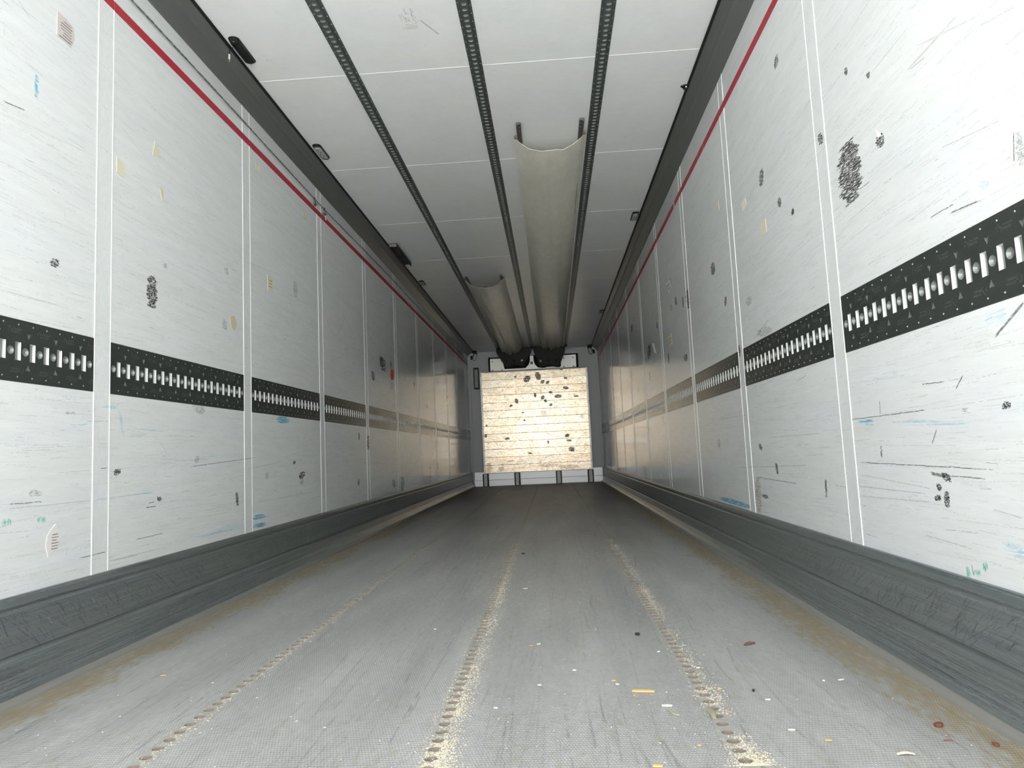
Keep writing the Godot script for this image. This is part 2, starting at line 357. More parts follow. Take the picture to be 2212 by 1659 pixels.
# one wall panel: z0..z1 along the wall, PY0..PY1 up it
func paint_panel(s: float, z0: float, z1: float, w: int, h: int, seed_: int) -> Image:
	rng.seed = seed_
	var img := worn(w, h, rgb(223, 226, 225), Vector2i(40, h / 3), 0.022, 0.008, seed_)
	var kx := w / (z1 - z0)
	var ky := h / (PY1 - PY0)
	var X := func(z: float) -> float: return (z - z0) * kx
	var Y := func(y: float) -> float: return (PY1 - y) * ky
	# many fine scratches that run along the wall
	var n := int(1500.0 * (z1 - z0) * (1.0 if w > 600 else 0.6))
	for i in n:
		var y := rng.randf_range(0.25, 2.3)
		var dens := 1.0 if y < 1.75 else 0.5
		if rng.randf() > dens: continue
		var z := rng.randf_range(z0 - 0.1, z1)
		var l := rng.randf_range(0.01, 0.09) if rng.randf() < 0.85 else rng.randf_range(0.1, 0.4)
		var sl := rng.randf_range(-0.06, 0.06)
		var g := rng.randf_range(95, 175)
		var a := rng.randf_range(0.10, 0.42)
		if rng.randf() < 0.06: a = rng.randf_range(0.35, 0.7); g = rng.randf_range(60, 110); l *= 0.5
		stroke(img, Vector2(X.call(z), Y.call(y)), Vector2(X.call(z + l), Y.call(y + l * sl)), rgb(g, g, g - 2), a, 1, 0.25)
	# brushed patches of grey
	for i in int(26 * (z1 - z0)):
		var y := rng.randf_range(0.3, 2.1)
		var z := rng.randf_range(z0, z1)
		for j in 14:
			var yy := y + rng.randf_range(-0.02, 0.02)
			var l := rng.randf_range(0.02, 0.14)
			stroke(img, Vector2(X.call(z), Y.call(yy)), Vector2(X.call(z + l), Y.call(yy)), rgb(150, 152, 150), rng.randf_range(0.08, 0.2), 1, 0.3)
	# upright nicks
	for i in int(24 * (z1 - z0)):
		var y := rng.randf_range(0.3, 1.9)
		var z := rng.randf_range(z0, z1)
		var l := rng.randf_range(0.01, 0.05)
		stroke(img, Vector2(X.call(z), Y.call(y)), Vector2(X.call(z + rng.randf_range(-0.004, 0.004)), Y.call(y + l)), rgb(120, 120, 118), rng.randf_range(0.15, 0.5), 1, 0.3)
	# faint tints of blue chalk
	for i in int(7 * (z1 - z0)):
		var y := rng.randf_range(0.28, 1.5)
		var z := rng.randf_range(z0, z1)
		stroke(img, Vector2(X.call(z), Y.call(y)), Vector2(X.call(z + rng.randf_range(0.03, 0.15)), Y.call(y + rng.randf_range(-0.01, 0.01))), rgb(120, 175, 195), rng.randf_range(0.12, 0.35), 2, 0.4)
	# yellowed glue left along the upper tape
	if s < 0:
		for i in int(160 * (z1 - z0)):
			var y := rng.randf_range(2.335, 2.40)
			var z := rng.randf_range(z0, z1)
			stroke(img, Vector2(X.call(z), Y.call(y)), Vector2(X.call(z + rng.randf_range(0.02, 0.1)), Y.call(y)), rgb(196, 190, 165), rng.randf_range(0.08, 0.25), 1, 0.3)
	# the marks that stand out
	for m in (SCUFF_LEFT if s < 0 else SCUFF_RIGHT):
		if m[1] > z0 - 0.2 and m[1] < z1 + 0.2:
			scuff(img, int(m[0]), X.call(m[1]), Y.call(m[2]), m[3] * kx, m[4] * ky)
	for m in (LINE_LEFT if s < 0 else LINE_RIGHT):
		if minf(m[2], m[4]) < z1 and maxf(m[2], m[4]) > z0:
			var p := Vector2(X.call(m[2]), Y.call(m[3]))
			var q := Vector2(X.call(m[4]), Y.call(m[5]))
			var k := int(m[0])
			if k == 2 or k == 3 or k == 5:        # chalky smear: many thin strokes side by side
				for j in int(m[1]) * 4:
					var a := rng.randf_range(-0.02, 0.8)
					var b := minf(a + rng.randf_range(0.15, 0.7), 1.03)
					var off := Vector2(0, rng.randfn(0.0, m[1] * 1.3))
					if absf(q.y - p.y) > absf(q.x - p.x): off = Vector2(off.y, 0)
					stroke(img, p.lerp(q, a) + off, p.lerp(q, b) + off, mark_color(k), rng.randf_range(0.15, 0.45), 1, 0.1)
			else:                                # a scratch: thin, broken here and there, with a faint companion
				for j in int(m[1]):
					var off := Vector2(0, j) if absf(q.x - p.x) > absf(q.y - p.y) else Vector2(j, 0)
					stroke(img, p.lerp(q, rng.randf_range(0, 0.12)) + off, p.lerp(q, rng.randf_range(0.85, 1.0)) + off, mark_color(k), 0.7 if k == 0 else 0.42, 1, 0.05)
				stroke(img, p + Vector2(3, 4), p.lerp(q, 0.6) + Vector2(0, 5), mark_color(1), 0.2, 1, 0.3)
	return img

# ---------------------------------------------------------------- the scene

func _ready() -> void:
	# camera, sky, exposure
	var cam := Camera3D.new()
	cam.name = "camera"
	cam.fov = rad_to_deg(2.0 * atan(829.5 / 1496.84))
	cam.position = Vector3(0.2893, 0.6102, 0.0)
	cam.rotation = Vector3(0.0987, 0.0532, -0.0457)
	cam.near = 0.05
	cam.far = 300.0
	add_child(cam)
	cam.current = true

	var sky_look := ProceduralSkyMaterial.new()      # an even, bright overcast
	sky_look.sky_top_color = Color(0.93, 0.94, 0.955)
	sky_look.sky_horizon_color = Color(0.955, 0.955, 0.95)
	sky_look.ground_horizon_color = Color(0.62, 0.62, 0.60)
	sky_look.ground_bottom_color = Color(0.62, 0.62, 0.60)
	var sun := DirectionalLight3D.new()              # hazy sun on the yard; it comes over the trailer and does not reach inside
	sun.name = "sun"
	sun.light_energy = 4.0
	sun.light_color = Color(1.0, 0.99, 0.975)
	sun.light_angular_distance = 2.0
	sun.shadow_enabled = true
	sun.sky_mode = DirectionalLight3D.SKY_MODE_LIGHT_ONLY
	add_child(sun)
	sun.look_at_from_position(Vector3(-2.0, 7.0, -6.0), Vector3.ZERO)
	var sky := Sky.new()
	sky.sky_material = sky_look
	var env := Environment.new()
	env.background_mode = Environment.BG_SKY
	env.sky = sky
	env.tonemap_mode = Environment.TONE_MAPPER_LINEAR
	env.tonemap_exposure = EXPOSURE
	env.sdfgi_enabled = true
	env.ssao_enabled = true
	env.ssil_enabled = true
	var we := WorldEnvironment.new()
	we.name = "world"
	we.environment = env
	add_child(we)

	rng.seed = 11
	build_ground()
	build_floor()
	build_ceiling()
	for s: float in [-1.0, 1.0]:
		build_wall(s)
		build_kick(s)
		build_cove(s)
	build_front()
	build_ceiling_rails()
	build_ducts()
	build_tapes()
	build_rope()
	build_lamps()
	build_stickers()
	build_debris()
	build_sawdust()

const EXPOSURE := 5.5

# the yard outside the open doors: it throws light up at the ceiling
func build_ground() -> void:
	rng.seed = 5
	var g := setting("ground", "pale concrete yard behind the open trailer", "ground")
	var img := worn(512, 512, rgb(175, 177, 178), Vector2i(128, 128), 0.10, 0.01, 3)
	var m := texmat(img, 0.9)
	var st := tool()
	quad(st, Vector3(-40, -1.2, 40), Vector3(40, -1.2, 40), Vector3(40, -1.2, -40), Vector3(-40, -1.2, -40), Vector3.UP, Vector2(0, 0), Vector2(16, 0), Vector2(16, 16), Vector2(0, 16))
	quad(st, Vector3(-40, -1.5, 40), Vector3(40, -1.5, 40), Vector3(40, -1.5, -40), Vector3(-40, -1.5, -40), Vector3.DOWN)
	part(g, "concrete_slab", st.commit(), m)

func build_floor() -> void:
	rng.seed = 21
	var fl := setting("floor", "grey non-slip trailer floor with three rows of lashing holes", "floor")
	# colour of the whole floor: grey, long rubber streaks, brown dust lying along both kick plates
	var cw := 320
	var ch := 640
	var small := Image.create(cw, ch, false, Image.FORMAT_RGBA8)
	var n1 := FastNoiseLite.new()
	n1.seed = 4
	n1.frequency = 0.05
	var n2 := FastNoiseLite.new()
	n2.seed = 9
	n2.frequency = 0.011
	var grey := rgb(206, 206, 203)
	var dust := rgb(188, 173, 143)
	for y in ch:
		var z := lerpf(ZO, ZE, (y + 0.5) / ch)
		for x in cw:
			var px := lerpf(-1.24, 1.24, (x + 0.5) / cw)
			var v := 1.0 + 0.05 * n1.get_noise_2d(x * 1.0, y * 0.25) + 0.08 * n2.get_noise_2d(x * 1.5, y) + rng.randf_range(-0.03, 0.03)
			var c := grey * v
			var edge := minf(absf(px + 1.15), absf(px - 1.16))
			var d := 0.085 + 0.05 * n2.get_noise_2d(x, y * 3.0 + 500) + 0.05 * n1.get_noise_2d(x * 0.2, y * 2.0)
			if rng.randf() < clampf((d + 0.05 - edge) / 0.09, 0.0, 0.9): c = c.lerp(dust, rng.randf_range(0.55, 1.0))
			elif rng.randf() < 0.05: c = c.lerp(dust, 0.35)
			c.a = 1.0
			small.set_pixel(x, y, c.clamp())
	small.resize(1024, 2048, Image.INTERPOLATE_BILINEAR)
	for i in 2600:
		var x := rng.randf_range(0, 1024)
		var y := pow(rng.randf(), 1.3) * 2048.0
		var l := rng.randf_range(10, 110)
		stroke(small, Vector2(x, y), Vector2(x + rng.randf_range(-9, 9), y + l), rgb(95, 96, 96) if rng.randf() < 0.75 else rgb(222, 222, 220), rng.randf_range(0.04, 0.22), 1 + int(rng.randf() < 0.3), 0.2)
	for i in 90:
		var x := rng.randf_range(60, 960)
		var y := rng.randf_range(60, 700)
		var l := rng.randf_range(20, 60)
		stroke(small, Vector2(x, y), Vector2(x + rng.randf_range(-14, 14), y + l), rgb(90, 90, 90), rng.randf_range(0.1, 0.3), 2, 0.2)
	small.generate_mipmaps()
	# the stamped lozenge relief, one tile of 4 x 4
	var ts := 192
	var hm := Image.create(ts, ts, false, Image.FORMAT_RGBA8)
	var al := Image.create(ts, ts, false, Image.FORMAT_RGBA8)
	for y in ts:
		for x in ts:
			var u := x * 4.0 / ts
			var v := y * 4.0 / ts
			if int(floor(v)) % 2 == 1: u += 0.5
			var du := absf(u - floor(u) - 0.5) * 2.0
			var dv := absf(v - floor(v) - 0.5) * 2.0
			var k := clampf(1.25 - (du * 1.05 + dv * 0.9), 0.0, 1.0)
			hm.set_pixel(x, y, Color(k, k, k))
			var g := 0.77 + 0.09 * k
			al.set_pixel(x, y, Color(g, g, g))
	hm.bump_map_to_normal_map(7.0)
	hm.generate_mipmaps()
	al.generate_mipmaps()
	var m := StandardMaterial3D.new()
	m.cull_mode = BaseMaterial3D.CULL_DISABLED
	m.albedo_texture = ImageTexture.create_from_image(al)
	m.normal_enabled = true
	m.normal_texture = ImageTexture.create_from_image(hm)
	m.normal_scale = 0.7
	m.roughness = 0.46
	m.metallic_specular = 0.36
	m.detail_enabled = true
	m.detail_blend_mode = BaseMaterial3D.BLEND_MODE_MUL
	m.detail_albedo = ImageTexture.create_from_image(small)
	m.detail_uv_layer = BaseMaterial3D.DETAIL_UV_2
	var f := on_floor()
	var xs := [-0.606, 0.012, 0.630]
	var hw := 0.021
	var cuts := [-1.30, xs[0] - hw, xs[0] + hw, xs[1] - hw, xs[1] + hw, xs[2] - hw, xs[2] + hw, 1.30]
	for i in 4:
		var a: float = cuts[i * 2]
		var b: float = cuts[i * 2 + 1]
		var st := tool()
		for k in 12:
			var za := lerpf(ZO, ZE, k / 12.0)
			var zb := lerpf(ZO, ZE, (k + 1) / 12.0)
			var c4 := [Vector2(a, za), Vector2(b, za), Vector2(b, zb), Vector2(a, zb)]
			for q in [[0, 1, 2], [0, 2, 3]]:
				var tv := []
				for j in q: tv.append(c4[j])
				# clockwise seen from above
				for j in [0, 2, 1]:
					var p: Vector2 = tv[j]
					st.set_normal(Vector3.UP)
					st.set_tangent(Plane(1, 0, 0, 1))
					st.set_uv(Vector2(p.x / 0.027, p.y / 0.040))
					st.set_uv2(Vector2((p.x + 1.24) / 2.48, (p.y - ZO) / (ZE - ZO)))
					st.add_vertex(Vector3(p.x, 0, -p.y))
		quad(st, Vector3(a, -0.12, -ZO), Vector3(b, -0.12, -ZO), Vector3(b, -0.12, -ZE), Vector3(a, -0.12, -ZE), Vector3.DOWN)
		quad(st, Vector3(a, 0, -ZO), Vector3(b, 0, -ZO), Vector3(b, -0.12, -ZO), Vector3(a, -0.12, -ZO), Vector3.BACK)
		part(fl, "floor_board", st.commit(), m)
	# perforated lashing strips, flush with the floor
	var strip_m := mat(rgb(160, 159, 154), 0.5)
	var hole_m := mat(rgb(146, 136, 124), 0.9)
	var z_first := [1.497, 1.460, 1.421]
	var pitch := 0.0453
	for i in 3:
		var st := tool()
		var hl := tool()
		var z: float = z_first[i] - 16 * pitch
		var first := z - pitch / 2
		while z + pitch < ZE - 0.02:
			var r := Rect2(xs[i] - hw, z - pitch / 2, hw * 2, pitch)
			var near := z < 5.5
			var hole := circle(Vector2(xs[i], z), 0.0135, 0.0115, 14 if near else 8)
			holed(st, f, r, hole, 0.0, r)
			recess(hl, f, hole, 0.0, -0.014)
			z += pitch
		plate(st, f, Rect2(xs[i] - hw, z - pitch / 2, hw * 2, ZE - z + pitch / 2), 0.0, Rect2(0, 0, 1, 1))
		plate(st, f, Rect2(xs[i] - hw, first - 0.3, hw * 2, 0.3), 0.0, Rect2(0, 0, 1, 1))
		quad(st, Vector3(xs[i] - hw, -0.12, -first), Vector3(xs[i] + hw, -0.12, -first), Vector3(xs[i] + hw, -0.12, -ZE), Vector3(xs[i] - hw, -0.12, -ZE), Vector3.DOWN)
		var sp := part(fl, "lashing_strip", st.commit(), strip_m, Vector3.ZERO, "perforated metal strip let into the floor")
		part(sp, "hole_cups", hl.commit(), hole_m, Vector3.ZERO, "", "stuff")

func build_ceiling() -> void:
	rng.seed = 31
	var ce := setting("ceiling", "white panelled trailer ceiling with fine cross seams", "ceiling")
	var looks := []
	for v in 3:
		rng.seed = 40 + v
		var img := worn(1024, 512, rgb(244, 245, 242), Vector2i(128, 64), 0.012, 0.006, 50 + v)
		for i in 45:      # shallow dings and scrapes, their bright and shaded edges painted in
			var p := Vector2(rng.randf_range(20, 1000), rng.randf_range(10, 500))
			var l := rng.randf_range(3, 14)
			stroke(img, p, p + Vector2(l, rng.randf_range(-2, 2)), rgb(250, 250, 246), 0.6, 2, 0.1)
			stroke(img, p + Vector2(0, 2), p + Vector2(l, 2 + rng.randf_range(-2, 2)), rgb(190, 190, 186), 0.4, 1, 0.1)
		for i in 8:
			var p := Vector2(rng.randf_range(20, 1000), rng.randf_range(10, 500))
			stroke(img, p, p + Vector2(rng.randf_range(-14, 14), rng.randf_range(-10, 10)), rgb(120, 120, 116), 0.35, 1, 0.2)
		if v == 0:        # the scuffed tuft between the left and the centre rail
			for i in 14:
				var p := Vector2(413 + rng.randf_range(-14, 16), 310 + rng.randf_range(-16, 16))
				stroke(img, p, p + Vector2(rng.randf_range(-2, 2), rng.randf_range(8, 26)), rgb(110, 110, 106), rng.randf_range(0.3, 0.8), 1, 0.2)
			for i in 6:
				stroke(img, Vector2(398, 345 + i * 3), Vector2(425, 342 + i * 3), rgb(120, 120, 116), 0.4, 1, 0.3)
			stroke(img, Vector2(432, 335), Vector2(458, 385), rgb(120, 120, 116), 0.5, 3, 0.1)
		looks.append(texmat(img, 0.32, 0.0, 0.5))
	var seam_m := mat(rgb(248, 248, 244), 0.4)
	var zs := [ZO - 0.0]
	var z := 3.2956 - 2.0 * 1.1351
	while z < ZE:
		zs.append(z)
		z += 1.1351
	zs.append(ZE)
	var sg := 0.0015
	for i in zs.size() - 1:
		var a: float = zs[i] + sg
		var b: float = zs[i + 1] - sg
		var st := tool()
		var q := [Vector3(-1.30, CY, -a), Vector3(1.30, CY, -a), Vector3(1.30, CY, -b), Vector3(-1.30, CY, -b)]
		quad(st, q[0], q[1], q[2], q[3], Vector3.DOWN, Vector2(0, 0), Vector2(1, 0), Vector2(1, 1), Vector2(0, 1))
		for k in [[0, 1, 1.0], [2, 3, -1.0]]:
			var u: Vector3 = q[k[0]]
			var w: Vector3 = q[k[1]]
			quad(st, u, w, w + Vector3(0, 0.05, 0), u + Vector3(0, 0.05, 0), Vector3(0, 0, k[2]))
		quad(st, q[0] + Vector3(0, 0.05, 0), q[1] + Vector3(0, 0.05, 0), q[2] + Vector3(0, 0.05, 0), q[3] + Vector3(0, 0.05, 0), Vector3.UP)
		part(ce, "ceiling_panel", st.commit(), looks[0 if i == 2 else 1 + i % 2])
		if i > 0:
			var sm := tool()
			bev(sm, Vector3(0, CY + 0.004, -zs[i]), Vector3(2.26, 0.0105, 0.006), 0.001)
			part(ce, "seam_bead", sm.commit(), seam_m)
	# roof over the panels
	part(ce, "roof_skin", box_mesh(Vector3(2.70, 0.04, ZE - ZO + 0.08), 0.004, Vector3(0, CY + 0.075, -(ZE + ZO) / 2)), mat(rgb(230, 230, 230), 0.5))

func wall_board(s: float, z0: float, z1: float, y0: float, y1: float, uz0: float, uz1: float, proud := 0.0) -> ArrayMesh:
	var st := tool()
	var b := 0.0012
	var f := on_wall(s)
	var UV := func(p: Vector2) -> Vector2: return Vector2((p.x - uz0) / (uz1 - uz0), (PY1 - p.y) / (PY1 - PY0))
	var o := [Vector2(z0, y0), Vector2(z1, y0), Vector2(z1, y1), Vector2(z0, y1)]
	var i := [Vector2(z0 + b, y0 + b), Vector2(z1 - b, y0 + b), Vector2(z1 - b, y1 - b), Vector2(z0 + b, y1 - b)]
	var nrm := Vector3(-s, 0, 0)
	quad(st, f.call(i[0], proud), f.call(i[1], proud), f.call(i[2], proud), f.call(i[3], proud), nrm, UV.call(i[0]), UV.call(i[1]), UV.call(i[2]), UV.call(i[3]))
	for k in 4:
		var l := (k + 1) % 4
		var mid: Vector2 = (o[k] + o[l]) * 0.5 - (o[0] + o[2]) * 0.5
		var side := Vector3(0, mid.y, -mid.x).normalized()
		quad(st, f.call(i[k], proud), f.call(i[l], proud), f.call(o[l], proud - b), f.call(o[k], proud - b), nrm + side, UV.call(i[k]), UV.call(i[l]), UV.call(o[l]), UV.call(o[k]))
		quad(st, f.call(o[k], proud - b), f.call(o[l], proud - b), f.call(o[l], -0.05), f.call(o[k], -0.05), side, UV.call(o[k]), UV.call(o[l]), UV.call(o[l]), UV.call(o[k]))
	return st.commit()

const NTH := ["nearest", "second", "third", "fourth", "fifth", "sixth", "seventh", "eighth", "ninth", "tenth", "farthest"]

func build_wall(s: float) -> void:
	var side := "left" if s < 0 else "right"
	var wl := setting("wall_" + side, "scuffed white panelled wall on the %s of the trailer" % side, "wall")
	var zs := 2.2388 if s < 0 else 2.2514
	var bead_m := mat(rgb(246, 246, 242), 0.4)
	# the outer skin closes the wall
	part(wl, "outer_skin", box_mesh(Vector3(0.045, 2.85, ZE - ZO + 0.08), 0.003, Vector3(s * (HW + 0.0725), 1.2, -(ZE + ZO) / 2)), mat(rgb(225, 226, 224), 0.5))
	var edges := [[ZO, zs - SP]]
	for k in range(-1, 10):
		var a := zs + k * SP + SG
		var b := zs + (k + 1) * SP
		edges.append([a, minf(b, ZE)])
	# gloss of the wall skin: scratched along its length
	rng.seed = 66
	var rough := Image.create(512, 1024, false, Image.FORMAT_RGBA8)
	rough.fill(Color(0.12, 0.12, 0.12))
	for i in 3200:
		var p := Vector2(rng.randf_range(-60, 510), rng.randf_range(0, 1023))
		var v := rng.randf_range(0.14, 0.27)
		stroke(rough, p, p + Vector2(rng.randf_range(10, 160), rng.randf_range(-3, 3)), Color(v, v, v), rng.randf_range(0.3, 0.7), 1 + int(rng.randf() < 0.4), 0.15)
	rough.generate_mipmaps()
	var rough_tex := ImageTexture.create_from_image(rough)
	var rail_full := rail_meshes(s, SP - SG)
	var last: Array = edges[edges.size() - 1]
	var rail_short := rail_meshes(s, last[1] - last[0])
	var rail_m := texmat(paint_rail(s), 0.2, 0.0, 0.4)
	var liner_m := mat(rgb(232, 233, 230), 0.45)
	var dimple_m := mat(rgb(128, 133, 128), 0.35, 0.2)
	var rivet_m := mat(rgb(190, 192, 188), 0.35, 0.6)
	for i in edges.size():
		var a: float = edges[i][0]
		var b: float = edges[i][1]
		var near: bool = i >= 1 and i <= 4
		var img := paint_panel(s, a, b, 1024 if near else 512, 2048 if near else 1024, 100 + i + (50 if s > 0 else 0))
		var m := texmat(img, 1.0, 0.0, 0.38)
		m.roughness_texture = rough_tex
		m.roughness_texture_channel = BaseMaterial3D.TEXTURE_CHANNEL_RED
		if i == 0:
			part(wl, "wall_panel", wall_board(s, a, b, PY0, PY1, a, b), m)
		else:
			part(wl, "wall_panel", wall_board(s, a, b, PY0, RB, a, b), m)
			part(wl, "wall_panel", wall_board(s, a, b, RT, PY1, a, b), m)
		# the strip over the joint at the far end of this panel, with a bead of white sealant down each side
		if b < ZE - 0.01:
			var sm := texmat(paint_panel(s, b, b + SG, 80 if i <= 4 else 40, 2048 if i <= 4 else 1024, 200 + i + (50 if s > 0 else 0)), 0.12, 0.0, 0.38)
			part(wl, "cover_strip", wall_board(s, b, b + SG, PY0, PY1, b, b + SG, 0.0008), sm)
			for zb: float in [b, b + SG]:
				var st := tool()
				tube(st, PackedVector3Array([Vector3(s * (HW - 0.0003), PY0, -zb), Vector3(s * (HW - 0.0003), PY1, -zb)]), 0.0022, 8)
				part(wl, "sealant_bead", st.commit(), bead_m)
		# the lashing rail let into this panel
		if i >= 1:
			var nth: String = NTH[mini(i - 1, NTH.size() - 1)]
			var r := thing("lashing_rail", "%s dark slotted lashing rail along the %s wall, counted from the camera" % [nth, side], "rail", Vector3(0, 0, -a), "lashing rails let into the side walls")
			var ms: Dictionary = rail_full if i < edges.size() - 1 else rail_short
			part(r, "plate", ms.plate, rail_m)
			part(r, "rivet_rows", ms.rivets, rivet_m, Vector3.ZERO, "", "stuff")
			part(r, "tab_notches", ms.tabs, dimple_m, Vector3.ZERO, "", "stuff")
			if i <= 5:
				for z: float in ms.slot_z: part(r, "slot_liner", ms.slot, liner_m, Vector3(0, 0, -z))
			else:
				part(r, "slot_liners", ms.slots, liner_m, Vector3.ZERO, "", "stuff")
			if i <= 3:
				for z: float in ms.dimple_z: part(r, "dimple", ms.dimple, dimple_m, Vector3(0, 0, -z))
			else:
				part(r, "dimples", ms.dimples, dimple_m, Vector3.ZERO, "", "stuff")

# flat printed plate colour with the small cast emblem and lettering, too worn to read
func paint_rail(s: float) -> Image:
	rng.seed = 77
	var img := worn(2048, 350, rgb(54, 58, 55), Vector2i(160, 90), 0.05, 0.004, 8)
	for i in 220:
		var p := Vector2(rng.randf_range(0, 2040), rng.randf_range(0, 350))
		stroke(img, p, p + Vector2(rng.randf_range(10, 90), rng.randf_range(-6, 6)), rgb(98, 103, 98), rng.randf_range(0.08, 0.3), 1, 0.3)
	var k := 2048.0 / (SP - SG)
	var ink := rgb(138, 144, 138)
	for j in 9:
		for up in [0, 1]:
			var x := (0.048 + (j * 2.0 + 0.70) * 0.0566 - s * 0.045) * k
			var y := 62.0 if up == 0 else 288.0
			var d := 1.0 if up == 0 else -1.0
			if up == 1: x += -s * 78.0
			var flip := Vector2(-s * d, d)
			# a little animal outline, then two rows of worn letters
			var pts := [Vector2(-14, 12), Vector2(-18, -4), Vector2(-12, -16), Vector2(-2, -12), Vector2(2, 2), Vector2(12, 0), Vector2(8, 20)]
			for q in pts.size() - 1: stroke(img, Vector2(x, y) + pts[q] * flip, Vector2(x, y) + pts[q + 1] * flip, ink, 0.6, 2, 0.15)
			for row in 2:
				var lx := 20.0
				while lx < 78.0 - row * 10:
					var ly := -10.0 + row * 15.0
					var hh := 8.0 + row * 2.0
					stroke(img, Vector2(x, y) + Vector2(lx, ly) * flip, Vector2(x, y) + Vector2(lx + rng.randf_range(-2, 2), ly + hh) * flip, ink, rng.randf_range(0.35, 0.75), 2)
					if rng.randf() < 0.7: stroke(img, Vector2(x, y) + Vector2(lx, ly + hh * float(rng.randi() % 3) / 2.0) * flip, Vector2(x, y) + Vector2(lx + 5, ly + hh * 0.5) * flip, ink, 0.5, 2)
					lx += 7.5
	return img

func rail_meshes(s: float, len: float) -> Dictionary:
	var f := on_wall(s)
	var st := tool()
	var rv := tool()
	var tb := tool()
	var sl := tool()
	var dm := tool()
	var pitch := 0.0566
	var h := 0.0006
	var ym := (RT + RB) / 2.0 - 0.0015
	var full := Rect2(0, RB, SP - SG, RT - RB)
	var n := int((len - 0.04) / pitch)
	var start := 0.048
	var y_lo := ym - 0.030
	var y_hi := ym + 0.030
	var y_t := RT - 0.028
	var y_b := RB + 0.028
	var out := {"slot_z": [], "dimple_z": []}
	var dr := 0.0125
	var slot_w := 0.022
	var x := 0.0
	# the row of slots and dimples: a dimple first, then slot, dimple, slot ...
	var z_d := start - pitch / 2
	plate(st, f, Rect2(0, y_lo, z_d - 0.0142, y_hi - y_lo), h, full)
	for k in n + 1:
		var zc := start - pitch / 2 + k * pitch
		if zc + 0.016 > len: break
		var cell := Rect2(zc - 0.0142, y_lo, 0.0284, y_hi - y_lo)
		var c := circle(Vector2(zc, ym), dr, dr, 16)
		holed(st, f, cell, c, h, full)
		recess(dm, f, c, h, -0.007, 0.62)
		out.dimple_z.append(zc)
		x = cell.end.x
		if k < n:
			var zs := start + k * pitch
			var cs := Rect2(zs - 0.0141, y_lo, 0.0282, y_hi - y_lo)
			var p := rect_poly(Vector2(zs, ym), slot_w, 0.053)
			holed(st, f, cs, p, h, full)
			recess(sl, f, p, h, -0.0100, 1.0, false)
			out.slot_z.append(zs)
			x = cs.end.x
	plate(st, f, Rect2(x, y_lo, len - x, y_hi - y_lo), h, full)
	# bands above and below with the triangular tabs, every second slot
	for up in [0, 1]:
		var ya := y_hi if up == 0 else y_b
		var yb := y_t if up == 0 else y_lo
		var px := 0.0
		var k := 1
		while true:
			var zt := start + (k - 0.5 + 0.20) * pitch
			if zt + 0.02 > len or k > n: break
			plate(st, f, Rect2(px, ya, zt - 0.012 - px, yb - ya), h, full)
			var cm := (ya + yb) / 2.0
			var t := PackedVector2Array([Vector2(zt - 0.0085, cm + 0.0085), Vector2(zt, cm - 0.0085), Vector2(zt + 0.0085, cm + 0.0085)]) if up == 0 else PackedVector2Array([Vector2(zt - 0.0085, cm - 0.0085), Vector2(zt + 0.0085, cm - 0.0085), Vector2(zt, cm + 0.0085)])
			holed(st, f, Rect2(zt - 0.012, ya, 0.024, yb - ya), t, h, full)
			recess(tb, f, t, h, -0.006)
			px = zt + 0.012
			k += 2
		plate(st, f, Rect2(px, ya, len - px, yb - ya), h, full)
	plate(st, f, Rect2(0, y_t, len, RT - y_t), h, full)
	plate(st, f, Rect2(0, RB, len, y_b - RB), h, full)
	# rim of the plate and its back
	for yy: float in [RB, RT]:
		quad(st, f.call(Vector2(0, yy), h), f.call(Vector2(len, yy), h), f.call(Vector2(len, yy), -0.004), f.call(Vector2(0, yy), -0.004), Vector3(0, 1 if yy == RT else -1, 0))
	plate(st, f, Rect2(0, RB, len, RT - RB), -0.034, full)
	plate(tb, f, Rect2(0, ym - 0.0275, len, 0.055), -0.0101, full)      # what one sees at the bottom of the slots
	for k in n:
		for yy: float in [RT - 0.0145, RB + 0.0145]:
			dome(rv, f.call(Vector2(start + k * pitch, yy), h), Vector3(-s, 0, 0), 0.0024, 0.0014, 6)
	out.plate = st.commit()
	out.rivets = rv.commit()
	out.tabs = tb.commit()
	out.slots = sl.commit()
	out.dimples = dm.commit()
	var one := tool()
	recess(one, f, rect_poly(Vector2(0, ym), slot_w, 0.053), h, -0.0100, 1.0, false)
	out.slot = one.commit()
	var one_d := tool()
	recess(one_d, f, circle(Vector2(0, ym), dr, dr, 16), h, -0.007, 0.62)
	out.dimple = one_d.commit()
	return out

